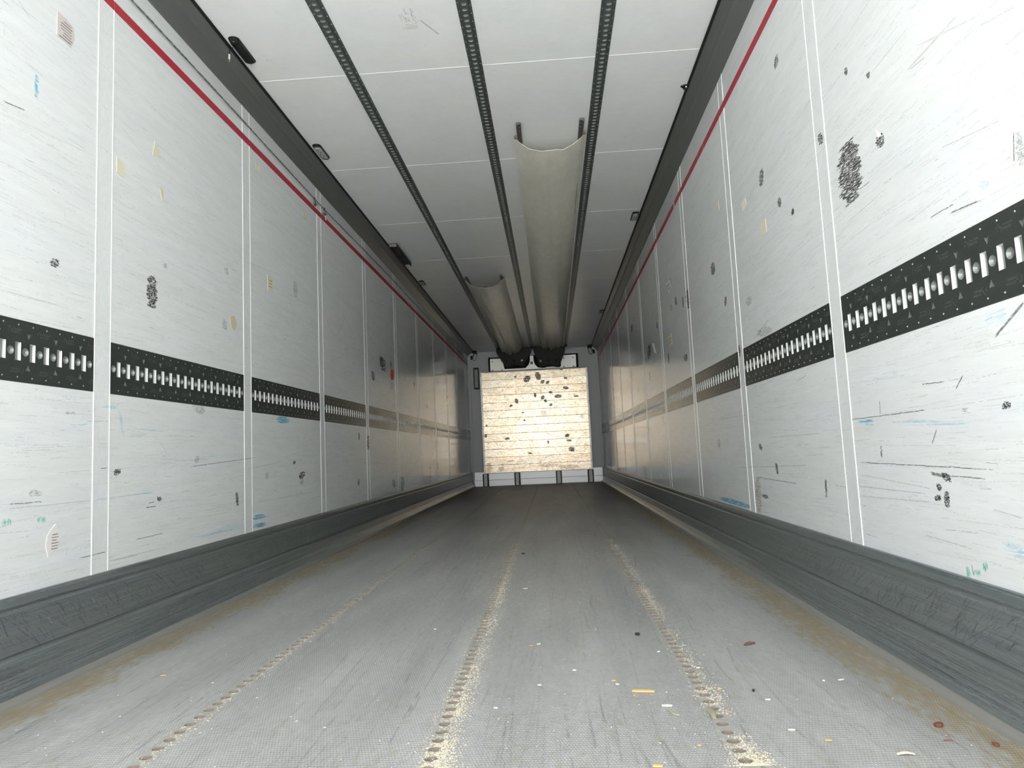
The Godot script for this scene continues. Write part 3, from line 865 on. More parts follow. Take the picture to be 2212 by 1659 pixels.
func build_kick(s: float) -> void:
	rng.seed = 300 + int(s)
	var side := "left" if s < 0 else "right"
	var b := setting("baseboard_" + side, "scraped grey kick plate flaring out to the floor along the %s wall" % side, "kick plate")
	var img := worn(2048, 512, rgb(106, 112, 111), Vector2i(60, 256), 0.10, 0.008, 12 + int(s))
	for i in 2600:
		var p := Vector2(rng.randf_range(-100, 2040), rng.randf_range(0, 512))
		var a := rng.randf_range(0.10, 0.32)
		if p.y < 36: a = rng.randf_range(0.25, 0.7)                       # battered upper edge
		elif p.y < 62 or (p.y > 316 and p.y < 352): a *= 0.25            # the two smooth bands
		elif p.y > 352: a = rng.randf_range(0.2, 0.7)                     # trolley streaks at the foot
		stroke(img, p, p + Vector2(rng.randf_range(20, 260), rng.randf_range(-3, 3)), rgb(38, 42, 43) if rng.randf() < 0.78 else rgb(156, 162, 161), a, 1 + int(rng.randf() < 0.35), 0.2)
	for y: int in [34, 64, 68, 92, 286, 300, 312]:                        # darkening of the grooves, painted in as long lines
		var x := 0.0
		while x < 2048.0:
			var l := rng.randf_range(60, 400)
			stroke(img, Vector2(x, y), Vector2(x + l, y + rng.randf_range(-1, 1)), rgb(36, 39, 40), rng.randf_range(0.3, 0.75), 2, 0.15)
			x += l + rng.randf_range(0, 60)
	for i in 520:         # slanting scrapes from pallet corners
		var p := Vector2(fposmod(rng.randfn(900, 620), 2048.0), rng.randf_range(95, 240))
		var l := rng.randf_range(20, 90)
		stroke(img, p, p + Vector2(l * rng.randf_range(0.1, 0.55), l), rgb(48, 52, 53), rng.randf_range(0.25, 0.7), 1 + int(rng.randf() < 0.4), 0.12)
	for i in 26:
		var p := Vector2(rng.randf_range(0, 2040), rng.randf_range(60, 460))
		stroke(img, p, p + Vector2(rng.randf_range(-12, 16), rng.randf_range(10, 36)), rgb(190, 196, 194), rng.randf_range(0.3, 0.6), 1, 0.1)
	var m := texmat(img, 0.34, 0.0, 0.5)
	var pr := []
	for q in [[0.0, 0.274], [0.010, 0.2735], [0.0145, 0.262], [0.0145, 0.246], [0.0105, 0.240], [0.0105, 0.236], [0.0160, 0.229], [0.0180, 0.149], [0.0195, 0.120], [0.0150, 0.113], [0.0150, 0.107], [0.0225, 0.101], [0.0265, 0.085], [0.0340, 0.058], [0.0450, 0.036], [0.0560, 0.020], [0.0600, 0.014]]:
		pr.append(Vector2(s * (HW - q[0]), q[1]))
	var st := tool()
	extrude(st, PackedVector2Array(pr), ZO, ZE, Vector2(0, 0.6), 4.2, 3)
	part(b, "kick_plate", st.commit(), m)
	var lip := tool()
	var lp := PackedVector2Array()
	for q in [[0.058, 0.018], [0.0615, 0.0175], [0.0680, 0.013], [0.0740, 0.006], [0.0765, 0.0]]: lp.append(Vector2(s * (HW - q[0]), q[1]))
	extrude(lip, lp, ZO, ZE, Vector2(0, 0.6), 4.2, 3)
	part(b, "floor_seal", lip.commit(), mat(rgb(130, 129, 124), 0.6), Vector3.ZERO, "pale grey sealing lip on the floor")

func build_cove(s: float) -> void:
	var t := setting("trim_1" if s < 0 else "trim_2", "dark grey cove strip between the %s wall and ceiling" % ("left" if s < 0 else "right"), "cove")
	var wide := 0.124 if s < 0 else 0.112
	var y0 := 2.4865 if s < 0 else 2.470
	var pr := PackedVector2Array()
	pr.append(Vector2(s * (HW + 0.002), y0 - 0.002))
	pr.append(Vector2(s * (HW - 0.006), y0 - 0.003))
	for i in 11:
		var k := i / 10.0
		var groove := 0.004 if i == 5 else 0.0
		pr.append(Vector2(s * (HW - 0.008 - (wide - 0.008) * k), lerpf(y0, CY - 0.006, k) + 0.014 * sin(PI * k) + groove))
	var st := tool()
	extrude(st, pr, ZO, ZE, Vector2(0, 1.2), 4.0, 1)
	part(t, "cove_strip", st.commit(), mat(rgb(98, 100, 96), 0.36, 0.0, 0.5))
	var g := tool()
	var path := PackedVector3Array()
	for i in 13: path.append(Vector3(s * (HW - wide - 0.004), CY - 0.004, -lerpf(ZO, ZE, i / 12.0)))
	tube(g, path, 0.0075, 8)
	part(t, "rubber_gasket", g.commit(), mat(rgb(16, 16, 16), 0.6), Vector3.ZERO, "black rubber gasket")

func build_front() -> void:
	var wf := setting("wall_front", "white painted front wall behind the plank bulkhead", "wall")
	var white := mat(rgb(240, 242, 243), 0.28)
	part(wf, "wall_sheet", box_mesh(Vector3(2.70, 2.9, 0.06), 0.003, Vector3(0, 1.25, -ZE - 0.03)), white)
	for x: float in [-1.205, 1.205]:
		part(wf, "corner_strip", box_mesh(Vector3(0.03, 2.3, 0.02), 0.004, Vector3(x, 1.40, -ZE + 0.010)), white)
	part(wf, "head_strip", box_mesh(Vector3(2.40, 0.025, 0.02), 0.004, Vector3(0, CY - 0.016, -ZE + 0.010)), white)
	part(wf, "conduit", box_mesh(Vector3(0.030, 0.42, 0.022), 0.006, Vector3(-0.90, 2.325, -ZE + 0.011)), white)
	# white kick board across the foot of the front wall
	var bb := setting("baseboard_front", "white stepped kick board across the foot of the front wall", "kick plate")
	var wm := texmat(worn(512, 128, rgb(222, 224, 224), Vector2i(64, 32), 0.05, 0.01, 61), 0.34, 0.45)
	part(bb, "kick_board", box_mesh(Vector3(2.40, 0.272, 0.05), 0.006, Vector3(0.01, 0.137, -ZE + 0.025)), wm)
	part(bb, "kick_step", box_mesh(Vector3(2.40, 0.12, 0.02), 0.006, Vector3(0.01, 0.061, -ZE + 0.060)), wm)
	# the plank bulkhead
	rng.seed = 400
	var z_b := 12.95
	var x0 := -0.998
	var x1 := 1.024
	var y0 := 0.248
	var y1 := 2.130
	var img := worn(1024, 1024, rgb(212, 197, 175), Vector2i(90, 260), 0.10, 0.03, 71)
	for i in 6500:
		var p := Vector2(rng.randf_range(-20, 1020), rng.randf_range(0, 1024))
		var g := rng.randf_range(70, 160)
		stroke(img, p, p + Vector2(rng.randf_range(3, 26), rng.randf_range(-1, 1)), rgb(g, g * 0.91, g * 0.76), rng.randf_range(0.12, 0.6), 2 + int(rng.randf() * 4.0), 0.3)
	for i in 1600:
		var p := Vector2(rng.randf_range(-20, 1020), rng.randf_range(0, 1024))
		stroke(img, p, p + Vector2(rng.randf_range(4, 40), rng.randf_range(-1, 1)), rgb(246, 240, 228), rng.randf_range(0.3, 0.8), 3 + int(rng.randf() * 5.0), 0.3)
	for i in 1500:
		var p := Vector2(rng.randf_range(0, 1020), rng.randf_range(0, 1024))
		scuff(img, 4, p.x, p.y, rng.randf_range(6, 16), rng.randf_range(5, 12), 0.7)
	for q in SPOTS_FRONT:
		scuff(img, int(q[0]), (q[1] - x0) / (x1 - x0) * 1024.0, (y1 - q[2]) / (y1 - y0) * 1024.0, q[3] / (x1 - x0) * 1024.0, q[4] / (y1 - y0) * 1024.0, 1.6)
	var pm := texmat(img, 0.27, 1.0, 0.5)
	var frame_m := mat(rgb(200, 197, 190), 0.38, 0.8)
	var bh := thing("plank_bulkhead", "worn bright metal bulkhead of horizontal planks standing before the front wall", "bulkhead", Vector3(0, 0, -z_b))
	var np := 13
	var ph := (y1 - y0) / np
	for i in np:
		var st := tool()
		var ya := y0 + i * ph + 0.0009
		var yb := y0 + (i + 1) * ph - 0.0009
		var b := 0.003
		var UV := func(v: Vector3) -> Vector2: return Vector2((v.x - x0) / (x1 - x0), (y1 - v.y) / (y1 - y0))
		var dz := rng.randf_range(-0.0015, 0.0015)
		var tilt := rng.randf_range(-0.0007, 0.0007)
		var q := [Vector3(x0 + 0.03, ya + b, dz - tilt), Vector3(x1 - 0.03, ya + b, dz - tilt), Vector3(x1 - 0.03, yb - b, dz + tilt), Vector3(x0 + 0.03, yb - b, dz + tilt)]
		quad(st, q[0], q[1], q[2], q[3], Vector3.BACK, UV.call(q[0]), UV.call(q[1]), UV.call(q[2]), UV.call(q[3]))
		for e in [[0, 1, -1.0], [3, 2, 1.0]]:
			var u: Vector3 = q[e[0]]
			var v: Vector3 = q[e[1]]
			var d := Vector3(0, e[2] * b, -b)
			quad(st, u, v, v + d, u + d, Vector3(0, e[2], 1), UV.call(u), UV.call(v), UV.call(v), UV.call(u))
			quad(st, u + d, v + d, v + d + Vector3(0, 0, -0.022), u + d + Vector3(0, 0, -0.022), Vector3(0, e[2], 0), UV.call(u), UV.call(v), UV.call(v), UV.call(u))
		part(bh, "plank", st.commit(), pm)
	for x: float in [x0 + 0.014, x1 - 0.014]:
		var fr := part(bh, "side_frame", box_mesh(Vector3(0.032, y1 - y0 + 0.01, 0.034), 0.004, Vector3(x, (y0 + y1) / 2, -0.008)), frame_m)
		var bo := tool()
		for i in 7: dome(bo, Vector3(x, y1 - 0.06 - i * 0.28, 0.009), Vector3.BACK, 0.008, 0.004)
		part(fr, "bolts", bo.commit(), mat(rgb(60, 58, 54), 0.5, 0.5), Vector3.ZERO, "", "stuff")
	part(bh, "top_cap", box_mesh(Vector3(x1 - x0, 0.012, 0.04), 0.003, Vector3((x0 + x1) / 2, y1 + 0.008, -0.012)), frame_m)
	part(bh, "back_sheet", box_mesh(Vector3(x1 - x0 - 0.05, y1 - y0 - 0.02, 0.01), 0.002, Vector3((x0 + x1) / 2, (y0 + y1) / 2, -0.034)), mat(rgb(30, 30, 30), 0.7))
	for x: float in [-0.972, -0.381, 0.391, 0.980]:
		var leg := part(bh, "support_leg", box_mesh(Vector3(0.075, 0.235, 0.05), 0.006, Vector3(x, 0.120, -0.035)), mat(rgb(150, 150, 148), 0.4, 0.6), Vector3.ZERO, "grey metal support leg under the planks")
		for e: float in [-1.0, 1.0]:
			part(leg, "dark_gap_strip", box_mesh(Vector3(0.012, 0.235, 0.075), 0.003, Vector3(x + e * 0.047, 0.120, -0.048)), mat(rgb(34, 34, 33), 0.6))  # dark strips standing in for the shaded gaps beside each leg
	# air outlet cover above the bulkhead
	var ev := thing("air_outlet_cover", "white metal cover with black edges above the plank bulkhead", "cover", Vector3(0, 0, -12.95))
	part(ev, "black_surround", box_mesh(Vector3(1.70, 0.262, 0.10), 0.004, Vector3(0.015, 2.290, -0.095)), mat(rgb(14, 14, 13), 0.7), Vector3.ZERO, "black rubber surround")
	var cm := texmat(worn(512, 128, rgb(228, 226, 220), Vector2i(64, 32), 0.06, 0.01, 81), 0.36, 0.45)
	for c in [[-0.665, 0.27], [0.680, 0.29]]:
		var pl := part(ev, "cover_plate", box_mesh(Vector3(c[1], 0.24, 0.03), 0.004, Vector3(c[0], 2.275, -0.030)), cm)
		var bo := tool()
		for dx: float in [-0.09, 0.09]:
			for dy: float in [-0.09, 0.075]: dome(bo, Vector3(c[0] + dx, 2.263 + dy, -0.015), Vector3.BACK, 0.011, 0.005)
		part(pl, "bolts", bo.commit(), mat(rgb(40, 38, 36), 0.5, 0.4), Vector3.ZERO, "", "stuff")
	part(ev, "lower_rim", box_mesh(Vector3(1.10, 0.035, 0.03), 0.004, Vector3(0.015, 2.170, -0.028)), cm)
	var wt := tool()
	var prof := [Vector2(-0.135, 2.152), Vector2(0.108, 2.152), Vector2(0.098, 2.185), Vector2(0.050, 2.235), Vector2(0.030, 2.300), Vector2(0.024, 2.405), Vector2(-0.036, 2.405), Vector2(-0.046, 2.300), Vector2(-0.070, 2.235), Vector2(-0.125, 2.185)]
	for i in prof.size():
		var a: Vector2 = prof[i]
		var b: Vector2 = prof[(i + 1) % prof.size()]
		tri(wt, Vector3(-0.010, 2.25, 0.045), Vector3(a.x, a.y, 0.045), Vector3(b.x, b.y, 0.045), Vector3.BACK)
		quad(wt, Vector3(a.x, a.y, 0.045), Vector3(b.x, b.y, 0.045), Vector3(b.x, b.y, -0.02), Vector3(a.x, a.y, -0.02), Vector3((a.x + b.x) / 2 + 0.01, (a.y + b.y) / 2 - 2.25, 0))
	var web := part(ev, "centre_web", wt.commit(), cm)
	part(web, "grey_patch", box_mesh(Vector3(0.045, 0.05, 0.004), 0.001, Vector3(-0.012, 2.268, 0.0465)), mat(rgb(120, 118, 112), 0.6))
	# the two grey hoods that lead the air into the ducts
	hood([-0.662, -0.006], [-0.530, -0.135], 2.515, 2.540, 2.215, [[-0.475, 0], [-0.335, 0], [-0.185, 1]], "left")
	hood([0.030, 0.628], [0.125, 0.520], 2.548, 2.525, 2.185, [[0.160, 1], [0.300, 0], [0.440, 0]], "right")
	# scale in a black frame on the front wall
	var sc := thing("gauge_strip", "narrow upright scale in a black frame on the front wall, left of the bulkhead", "gauge", Vector3(-1.085, 2.048, -ZE))
	part(sc, "frame", box_mesh(Vector3(0.105, 0.415, 0.018), 0.004, Vector3(0, 0, 0.009)), mat(rgb(12, 12, 12), 0.5))
	rng.seed = 9
	var si := Image.create(64, 320, false, Image.FORMAT_RGBA8)
	si.fill(rgb(214, 212, 206))
	for y in range(12, 300, 7):
		stroke(si, Vector2(12, y), Vector2(rng.randf_range(30, 52), y), rgb(40, 40, 40), 0.85, 3, 0.15)
		if y % 3 == 0: stroke(si, Vector2(14, y - 3), Vector2(14 + rng.randf_range(4, 12), y - 3), rgb(40, 40, 40), 0.8, 2)
	var face := tool()
	quad(face, Vector3(-0.030, -0.172, 0.0195), Vector3(0.030, -0.172, 0.0195), Vector3(0.030, 0.172, 0.0195), Vector3(-0.030, 0.172, 0.0195), Vector3.BACK, Vector2(0, 1), Vector2(1, 1), Vector2(1, 0), Vector2(0, 0))
	part(sc, "printed_face", face.commit(), texmat(si, 0.4))
	# cable ends with black sensors in both upper corners
	for e in [[-1.16, -1.0, "left"], [1.17, 1.0, "right"]]:
		var k: float = e[1]
		var sn := thing("corner_sensor", "small black sensor on a looped cable in the upper %s corner of the front wall" % e[2], "sensor", Vector3(e[0], 2.45, -ZE))
		var bd := tool()
		tube(bd, PackedVector3Array([Vector3(0, -0.035, 0.028), Vector3(0, 0.035, 0.028)]), 0.020, 10)
		part(sn, "sensor_body", bd.commit(), mat(rgb(12, 12, 12), 0.5))
		var cb := tool()
		var pth := PackedVector3Array()
		for i in 15:
			var a := PI * 1.5 * i / 14.0
			pth.append(Vector3(-k * (0.065 + 0.035 * cos(a + PI * 0.1)), 0.015 - 0.075 * sin(a), 0.03))
		pth.insert(0, Vector3(-k * 0.110, 0.085, 0.03))
		pth.append(Vector3(-k * 0.012, 0.02, 0.028))
		tube(cb, pth, 0.005, 6)
		part(sn, "cable", cb.commit(), mat(rgb(14, 14, 14), 0.5))
		part(sn, "ceiling_block", box_mesh(Vector3(0.08, 0.035, 0.22), 0.006, Vector3(-k * 0.075, CY - 2.45 - 0.018, 0.14)), mat(rgb(20, 20, 19), 0.6))

func hood(top: Array, bottom: Array, yl: float, yr: float, yb: float, eyes: Array, side: String) -> void:
	var o := thing("air_hood", "dark grey fabric hood with round eyelets at the %s air duct, front wall" % side, "hood", Vector3(0, 0, -12.75))
	var st := tool()
	var nu := 16
	var nv := 10
	var P := func(i: int, j: int) -> Vector3:
		var u := clampf((i - 1) / float(nu - 2), 0.0, 1.0)
		var v := clampf(j / float(nv - 1), 0.0, 1.0)
		var narrow := smoothstep(0.0, 1.0, v)
		var xa: float = lerpf(top[0], bottom[0], narrow)
		var xb: float = lerpf(top[1], bottom[1], narrow)
		var x := lerpf(xa, xb, u)
		var y := lerpf(lerpf(yl, yr, u), yb, v) + 0.014 * sin(u * 9.0 + v * 3.0) * v
		var z := 0.045 * sin(PI * u) + 0.015 * sin(v * 7.0 + u * 4.0) - 0.03 * v
		if i == 0 or i == nu: z = -0.20
		if j == nv: z = -0.13; y -= 0.01
		return Vector3(x, y, z)
	for i in nu:
		for j in nv:
			quad(st, P.call(i, j), P.call(i + 1, j), P.call(i + 1, j + 1), P.call(i, j + 1), Vector3(0, 0, 1) if i > 0 and i < nu - 1 else Vector3(-1 if i == 0 else 1, 0, 0.2))
	st.index()
	part(o, "fabric", st.commit(), mat(rgb(78, 80, 76), 0.75))
	for e in eyes:
		var d := tool()
		disc(d, Vector3(e[0], yb + 0.085, 0.038), Vector3.BACK, 0.020, 0.006)
		part(o, "eyelet", d.commit(), mat(rgb(12, 12, 12), 0.6) if e[1] == 0 else mat(rgb(225, 222, 214), 0.4))

func build_ceiling_rails() -> void:
	var f := on_ceiling()
	var xs := [-0.6225, 0.0062, 0.6360]
	var names := ["left", "middle", "right"]
	var m := mat(rgb(92, 98, 96), 0.42, 0.35)
	var cup_m := mat(rgb(150, 154, 150), 0.5, 0.2)
	var rivet_m := mat(rgb(186, 188, 184), 0.35, 0.6)
	var pitch := 0.0382
	for i in 3:
		var x: float = xs[i]
		var r := thing("ceiling_rail", "dark perforated steel rail on the ceiling, the %s one of three" % names[i], "rail", Vector3.ZERO, "perforated ceiling rails")
		var st := tool()
		var cp := tool()
		var rv := tool()
		var z := 1.0
		var z_end := 12.62
		var hr := 0.012      # how far the middle channel stands below the ceiling
		while z < z_end:
			var cell := Rect2(x - 0.0165, z - pitch / 2, 0.033, pitch)
			var hole := circle(Vector2(x, z), 0.0120, 0.0098, 12 if z < 7 else 8)
			holed(st, f, cell, hole, hr, cell)
			recess(cp, f, hole, hr, 0.004)
			z += pitch
		var za := 1.0 - pitch / 2
		var zb := z - pitch / 2
		for e: float in [-1.0, 1.0]:
			quad(st, f.call(Vector2(x + e * 0.0165, za), hr), f.call(Vector2(x + e * 0.0165, zb), hr), f.call(Vector2(x + e * 0.0165, zb), 0.003), f.call(Vector2(x + e * 0.0165, za), 0.003), Vector3(e, 0, 0))
			var fa := x + (0.0165 if e > 0 else -0.0325)
			plate(st, f, Rect2(fa, za, 0.016, zb - za), 0.003, Rect2(0, 0, 1, 1))
			quad(st, f.call(Vector2(x + e * 0.0325, za), 0.003), f.call(Vector2(x + e * 0.0325, zb), 0.003), f.call(Vector2(x + e * 0.0325, zb), -0.001), f.call(Vector2(x + e * 0.0325, za), -0.001), Vector3(e, 0, 0))
			var zr := 1.02 + (0.02 if e > 0 else 0.0)
			while zr < 9.5:
				dome(rv, f.call(Vector2(x + e * 0.0255, zr), 0.003), Vector3.DOWN, 0.0028, 0.0018, 6)
				zr += 0.0573
		for zz: float in [za, zb]:
			quad(st, f.call(Vector2(x - 0.0165, zz), hr), f.call(Vector2(x + 0.0165, zz), hr), f.call(Vector2(x + 0.0165, zz), 0.0), f.call(Vector2(x - 0.0165, zz), 0.0), Vector3(0, 0, 1 if zz == za else -1))
		part(r, "channel", st.commit(), m)
		part(r, "hole_cups", cp.commit(), cup_m, Vector3.ZERO, "", "stuff")
		part(r, "rivet_rows", rv.commit(), rivet_m, Vector3.ZERO, "", "stuff")
		part(r, "end_block", box_mesh(Vector3(0.05, 0.03, 0.16), 0.005, Vector3(x, CY - 0.016, -12.70)), mat(rgb(24, 24, 23), 0.6))

func build_ducts() -> void:
	duct(0.155, 0.592, 4.11, 12.58, 0.104, 3.92, "long", "right", "cream fabric air duct sagging from the ceiling, the longer one on the right")
	duct(-0.585, -0.142, 7.50, 12.58, 0.112, 7.37, "short", "left", "cream fabric air duct sagging from the ceiling, the shorter one on the left")

func duct(xa: float, xb: float, z0: float, z1: float, sag: float, zr: float, size: String, side: String, label: String) -> void:
	rng.seed = 500 + int(z0 * 10)
	var o := thing("air_duct", label, "air duct", Vector3.ZERO, "fabric air ducts under the ceiling")
	var st := tool()
	var nu := 26
	var nz := 90
	var ns := FastNoiseLite.new()
	ns.seed = int(z0 * 7)
	ns.frequency = 1.0
	var ph := rng.randf_range(0, 6)
	var P := func(i: int, j: int, lift: float) -> Vector3:
		var u := i / float(nu)
		var v := j / float(nz)
		var z := lerpf(z0, z1, v)
		var c := 1.0 - pow(absf(2.0 * u - 1.0), 2.7)
		var far := smoothstep(z1 - 3.0, z1, z)
		var y := CY - 0.004 - c * (sag + 0.03 * sin(z * 0.9 + ph) * smoothstep(z0, z0 + 1.0, z))
		y += (0.016 * sin(u * 21.0 + ph + z * 0.5) + 0.012 * sin(u * 37.0 - z)) * c * (0.12 + 0.9 * far)      # lengthwise folds gather towards the front
		y += 0.010 * ns.get_noise_2d(u * 2.0, z * 0.7) * c
		var edge_z := 0.0
		if j == 0: edge_z = 0.006 * sin(u * 40.0) * c
		return Vector3(lerpf(xa, xb, u), y + lift, -(z + edge_z))
	var NM := func(i: int, j: int) -> Vector3:
		var du: Vector3 = P.call(mini(i + 1, nu), j, 0.0) - P.call(maxi(i - 1, 0), j, 0.0)
		var dv: Vector3 = P.call(i, mini(j + 1, nz), 0.0) - P.call(i, maxi(j - 1, 0), 0.0)
		var n := du.cross(dv).normalized()
		return n if n.y < 0 else -n
	for i in nu:
		for j in nz:
			for q in [[0, 0], [1, 0], [1, 1], [0, 0], [1, 1], [0, 1]]:
				vert(st, P.call(i + q[0], j + q[1], 0.0), NM.call(i + q[0], j + q[1]), Vector2((i + q[0]) / float(nu), lerpf(z0, z1, (j + q[1]) / float(nz)) / 4.0))
			# inner face of the cloth
			if j < 40:
				quad(st, P.call(i, j, 0.0025), P.call(i + 1, j, 0.0025), P.call(i + 1, j + 1, 0.0025), P.call(i, j + 1, 0.0025), Vector3.UP)
	for i in nu:       # turned hem at the open end
		quad(st, P.call(i, 0, 0.0), P.call(i + 1, 0, 0.0), P.call(i + 1, 0, 0.0025), P.call(i, 0, 0.0025), Vector3.BACK)
	var img := worn(512, 1024, rgb(240, 236, 220), Vector2i(48, 160), 0.03, 0.012, 90 + int(z0))
	for i in 60:
		var p := Vector2(rng.randf_range(0, 500), rng.randf_range(0, 1000))
		stroke(img, p, p + Vector2(rng.randf_range(-30, 30), rng.randf_range(-10, 10)), rgb(150, 146, 130), rng.randf_range(0.15, 0.4), 1, 0.3)
	for i in 30:
		var p := Vector2(rng.randf_range(90, 200), rng.randf_range(20, 130))
		stroke(img, p, p + Vector2(rng.randf_range(-2, 2), rng.randf_range(6, 22)), rgb(140, 138, 124), rng.randf_range(0.15, 0.35), 1, 0.2)
	part(o, "fabric_sleeve", st.commit(), texmat(img, 0.36, 0.0, 0.5))
	# two aluminium rails hold the edges; they stick out at the open end
	var rm := mat(rgb(112, 110, 106), 0.4, 0.7)
	for e in [[xa + 0.032, 1.0], [xb - 0.030, -1.0]]:
		var rl := tool()
		bev(rl, Vector3(e[0], CY - 0.009, -(zr + z1 - 0.1) / 2), Vector3(0.028, 0.016, z1 - 0.1 - zr), 0.003)
		var rp := part(o, "mounting_rail", rl.commit(), rm)
		var lip := tool()
		bev(lip, Vector3(e[0] - e[1] * 0.006, CY - 0.020, -(zr + 0.002 + z1 - 0.1) / 2), Vector3(0.008, 0.008, z1 - 0.1 - zr), 0.002)
		part(rp, "rail_lip", lip.commit(), rm)
		var sv := tool()
		for k in 2: dome(sv, Vector3(e[0] + e[1] * 0.005, CY - 0.0172, -(zr + 0.035 + k * 0.045)), Vector3.DOWN, 0.0045, 0.002)
		part(rp, "screw_heads", sv.commit(), mat(rgb(200, 200, 196), 0.3, 0.7), Vector3.ZERO, "", "stuff")
		var cl := tool()
		bev(cl, Vector3(e[0] - e[1] * 0.022, CY - 0.010, -(z0 - 0.012)), Vector3(0.024, 0.018, 0.022), 0.004)
		part(o, "edge_clip", cl.commit(), mat(rgb(120, 112, 98), 0.6))

func build_tapes() -> void:
	var red := mat(rgb(176, 24, 48), 0.4)
	var l := thing("red_tape", "red tape stripe high along the left wall", "tape", Vector3(-HW, 2.316, 0), "red load-height stripes")
	part(l, "stripe", box_mesh(Vector3(0.0022, 0.036, ZE - ZO - 0.02), 0.0004, Vector3(0.0013, 0, -(ZE + ZO) / 2)), red)
	var r := thing("red_tape", "red tape stripe high along the right wall, torn in places", "tape", Vector3(HW, 2.306, 0), "red load-height stripes")
	var cuts := [ZO, 3.87, 3.885, 4.02, 4.035, 4.80, 4.86, 5.62, 5.65, ZE - 0.01]
	for i in range(0, cuts.size(), 2):
		part(r, "stripe", box_mesh(Vector3(0.0022, 0.036, cuts[i + 1] - cuts[i]), 0.0004, Vector3(-0.0013, 0, -(cuts[i] + cuts[i + 1]) / 2.0)), red)

func build_rope() -> void:
	var Y := func(z: float) -> float: return 2.404 - 0.020 * exp(-pow((z - 4.6) / 1.2, 2.0))
	var o := thing("wire_rope", "thin grey steel rope strung along the left wall above the red stripe", "rope", Vector3.ZERO)
	# two strands twisted round each other
	for k in 2:
		var st := tool()
		var p := PackedVector3Array()
		var n := 420
		for i in n + 1:
			var z := ZO + 0.05 + (ZE - ZO - 0.1) * pow(i / float(n), 1.4)
			var a := z * 95.0 + k * PI
			p.append(Vector3(-HW + 0.0085 + 0.0018 * cos(a), Y.call(z) + 0.0018 * sin(a), -z))
		tube(st, p, 0.0026, 5)
		part(o, "strand", st.commit(), mat(rgb(150, 148, 138) if k == 0 else rgb(104, 103, 96), 0.45, 0.4))
	var metal := mat(rgb(120, 120, 114), 0.3, 0.8)
	for e in [[4.48, "plain steel ring hooked over the rope, the nearer of two", 0], [4.68, "steel snap hook with a white tag hanging on the rope by the red stripe", 1]]:
		var z: float = e[0]
		var h := thing("snap_hook", e[1], "hook", Vector3(-HW + 0.010, Y.call(z), -z))
		var st := tool()
		var p := PackedVector3Array()
		for i in 16:
			var a := TAU * i / 16
			p.append(Vector3(0.004 * sin(a), -0.020 + 0.026 * cos(a), 0.022 * sin(a)))
		tube(st, p, 0.0042, 7, true)
		part(h, "ring", st.commit(), metal)
		if e[2] == 1:
			var s2 := tool()
			tube(s2, PackedVector3Array([Vector3(0.003, -0.03, -0.030), Vector3(0.003, -0.044, 0.0), Vector3(0.003, -0.046, 0.026)]), 0.005, 7)
			part(h, "pin", s2.commit(), metal)
			part(h, "white_tag", box_mesh(Vector3(0.003, 0.035, 0.014), 0.001, Vector3(0.006, -0.064, 0.0)), mat(rgb(235, 234, 228), 0.5))
		else:
			var s3 := tool()
			tube(s3, PackedVector3Array([Vector3(0.004, 0.004, 0.014), Vector3(0.005, -0.044, -0.010)]), 0.0035, 6)
			part(h, "gate", s3.commit(), metal)

# a flat lamp body with rounded ends, on the ceiling, long side along the trailer
func lozenge(st: SurfaceTool, half_w: float, half_l: float, r: float, y0: float, y1: float, inset: float) -> void:
	var lo := PackedVector2Array()
	for c in [[1, 1, 0.0], [-1, 1, 0.25], [-1, -1, 0.5], [1, -1, 0.75]]:
		for i in 7:
			var a: float = TAU * (c[2] + 0.25 * i / 6.0)
			lo.append(Vector2(c[0] * (half_w - r) + cos(a) * r, c[1] * (half_l - r) + sin(a) * r))
	for i in lo.size():
		var a := lo[i]
		var b := lo[(i + 1) % lo.size()]
		var k := 1.0 - inset / half_w
		var a2 := a * k
		var b2 := b * k
		quad(st, Vector3(a.x, y0, a.y), Vector3(b.x, y0, b.y), Vector3(b2.x, y1, b2.y), Vector3(a2.x, y1, a2.y), Vector3(a.x + b.x, -0.02, a.y + b.y))
		tri(st, Vector3(0, y1, 0), Vector3(a2.x, y1, a2.y), Vector3(b2.x, y1, b2.y), Vector3.DOWN)

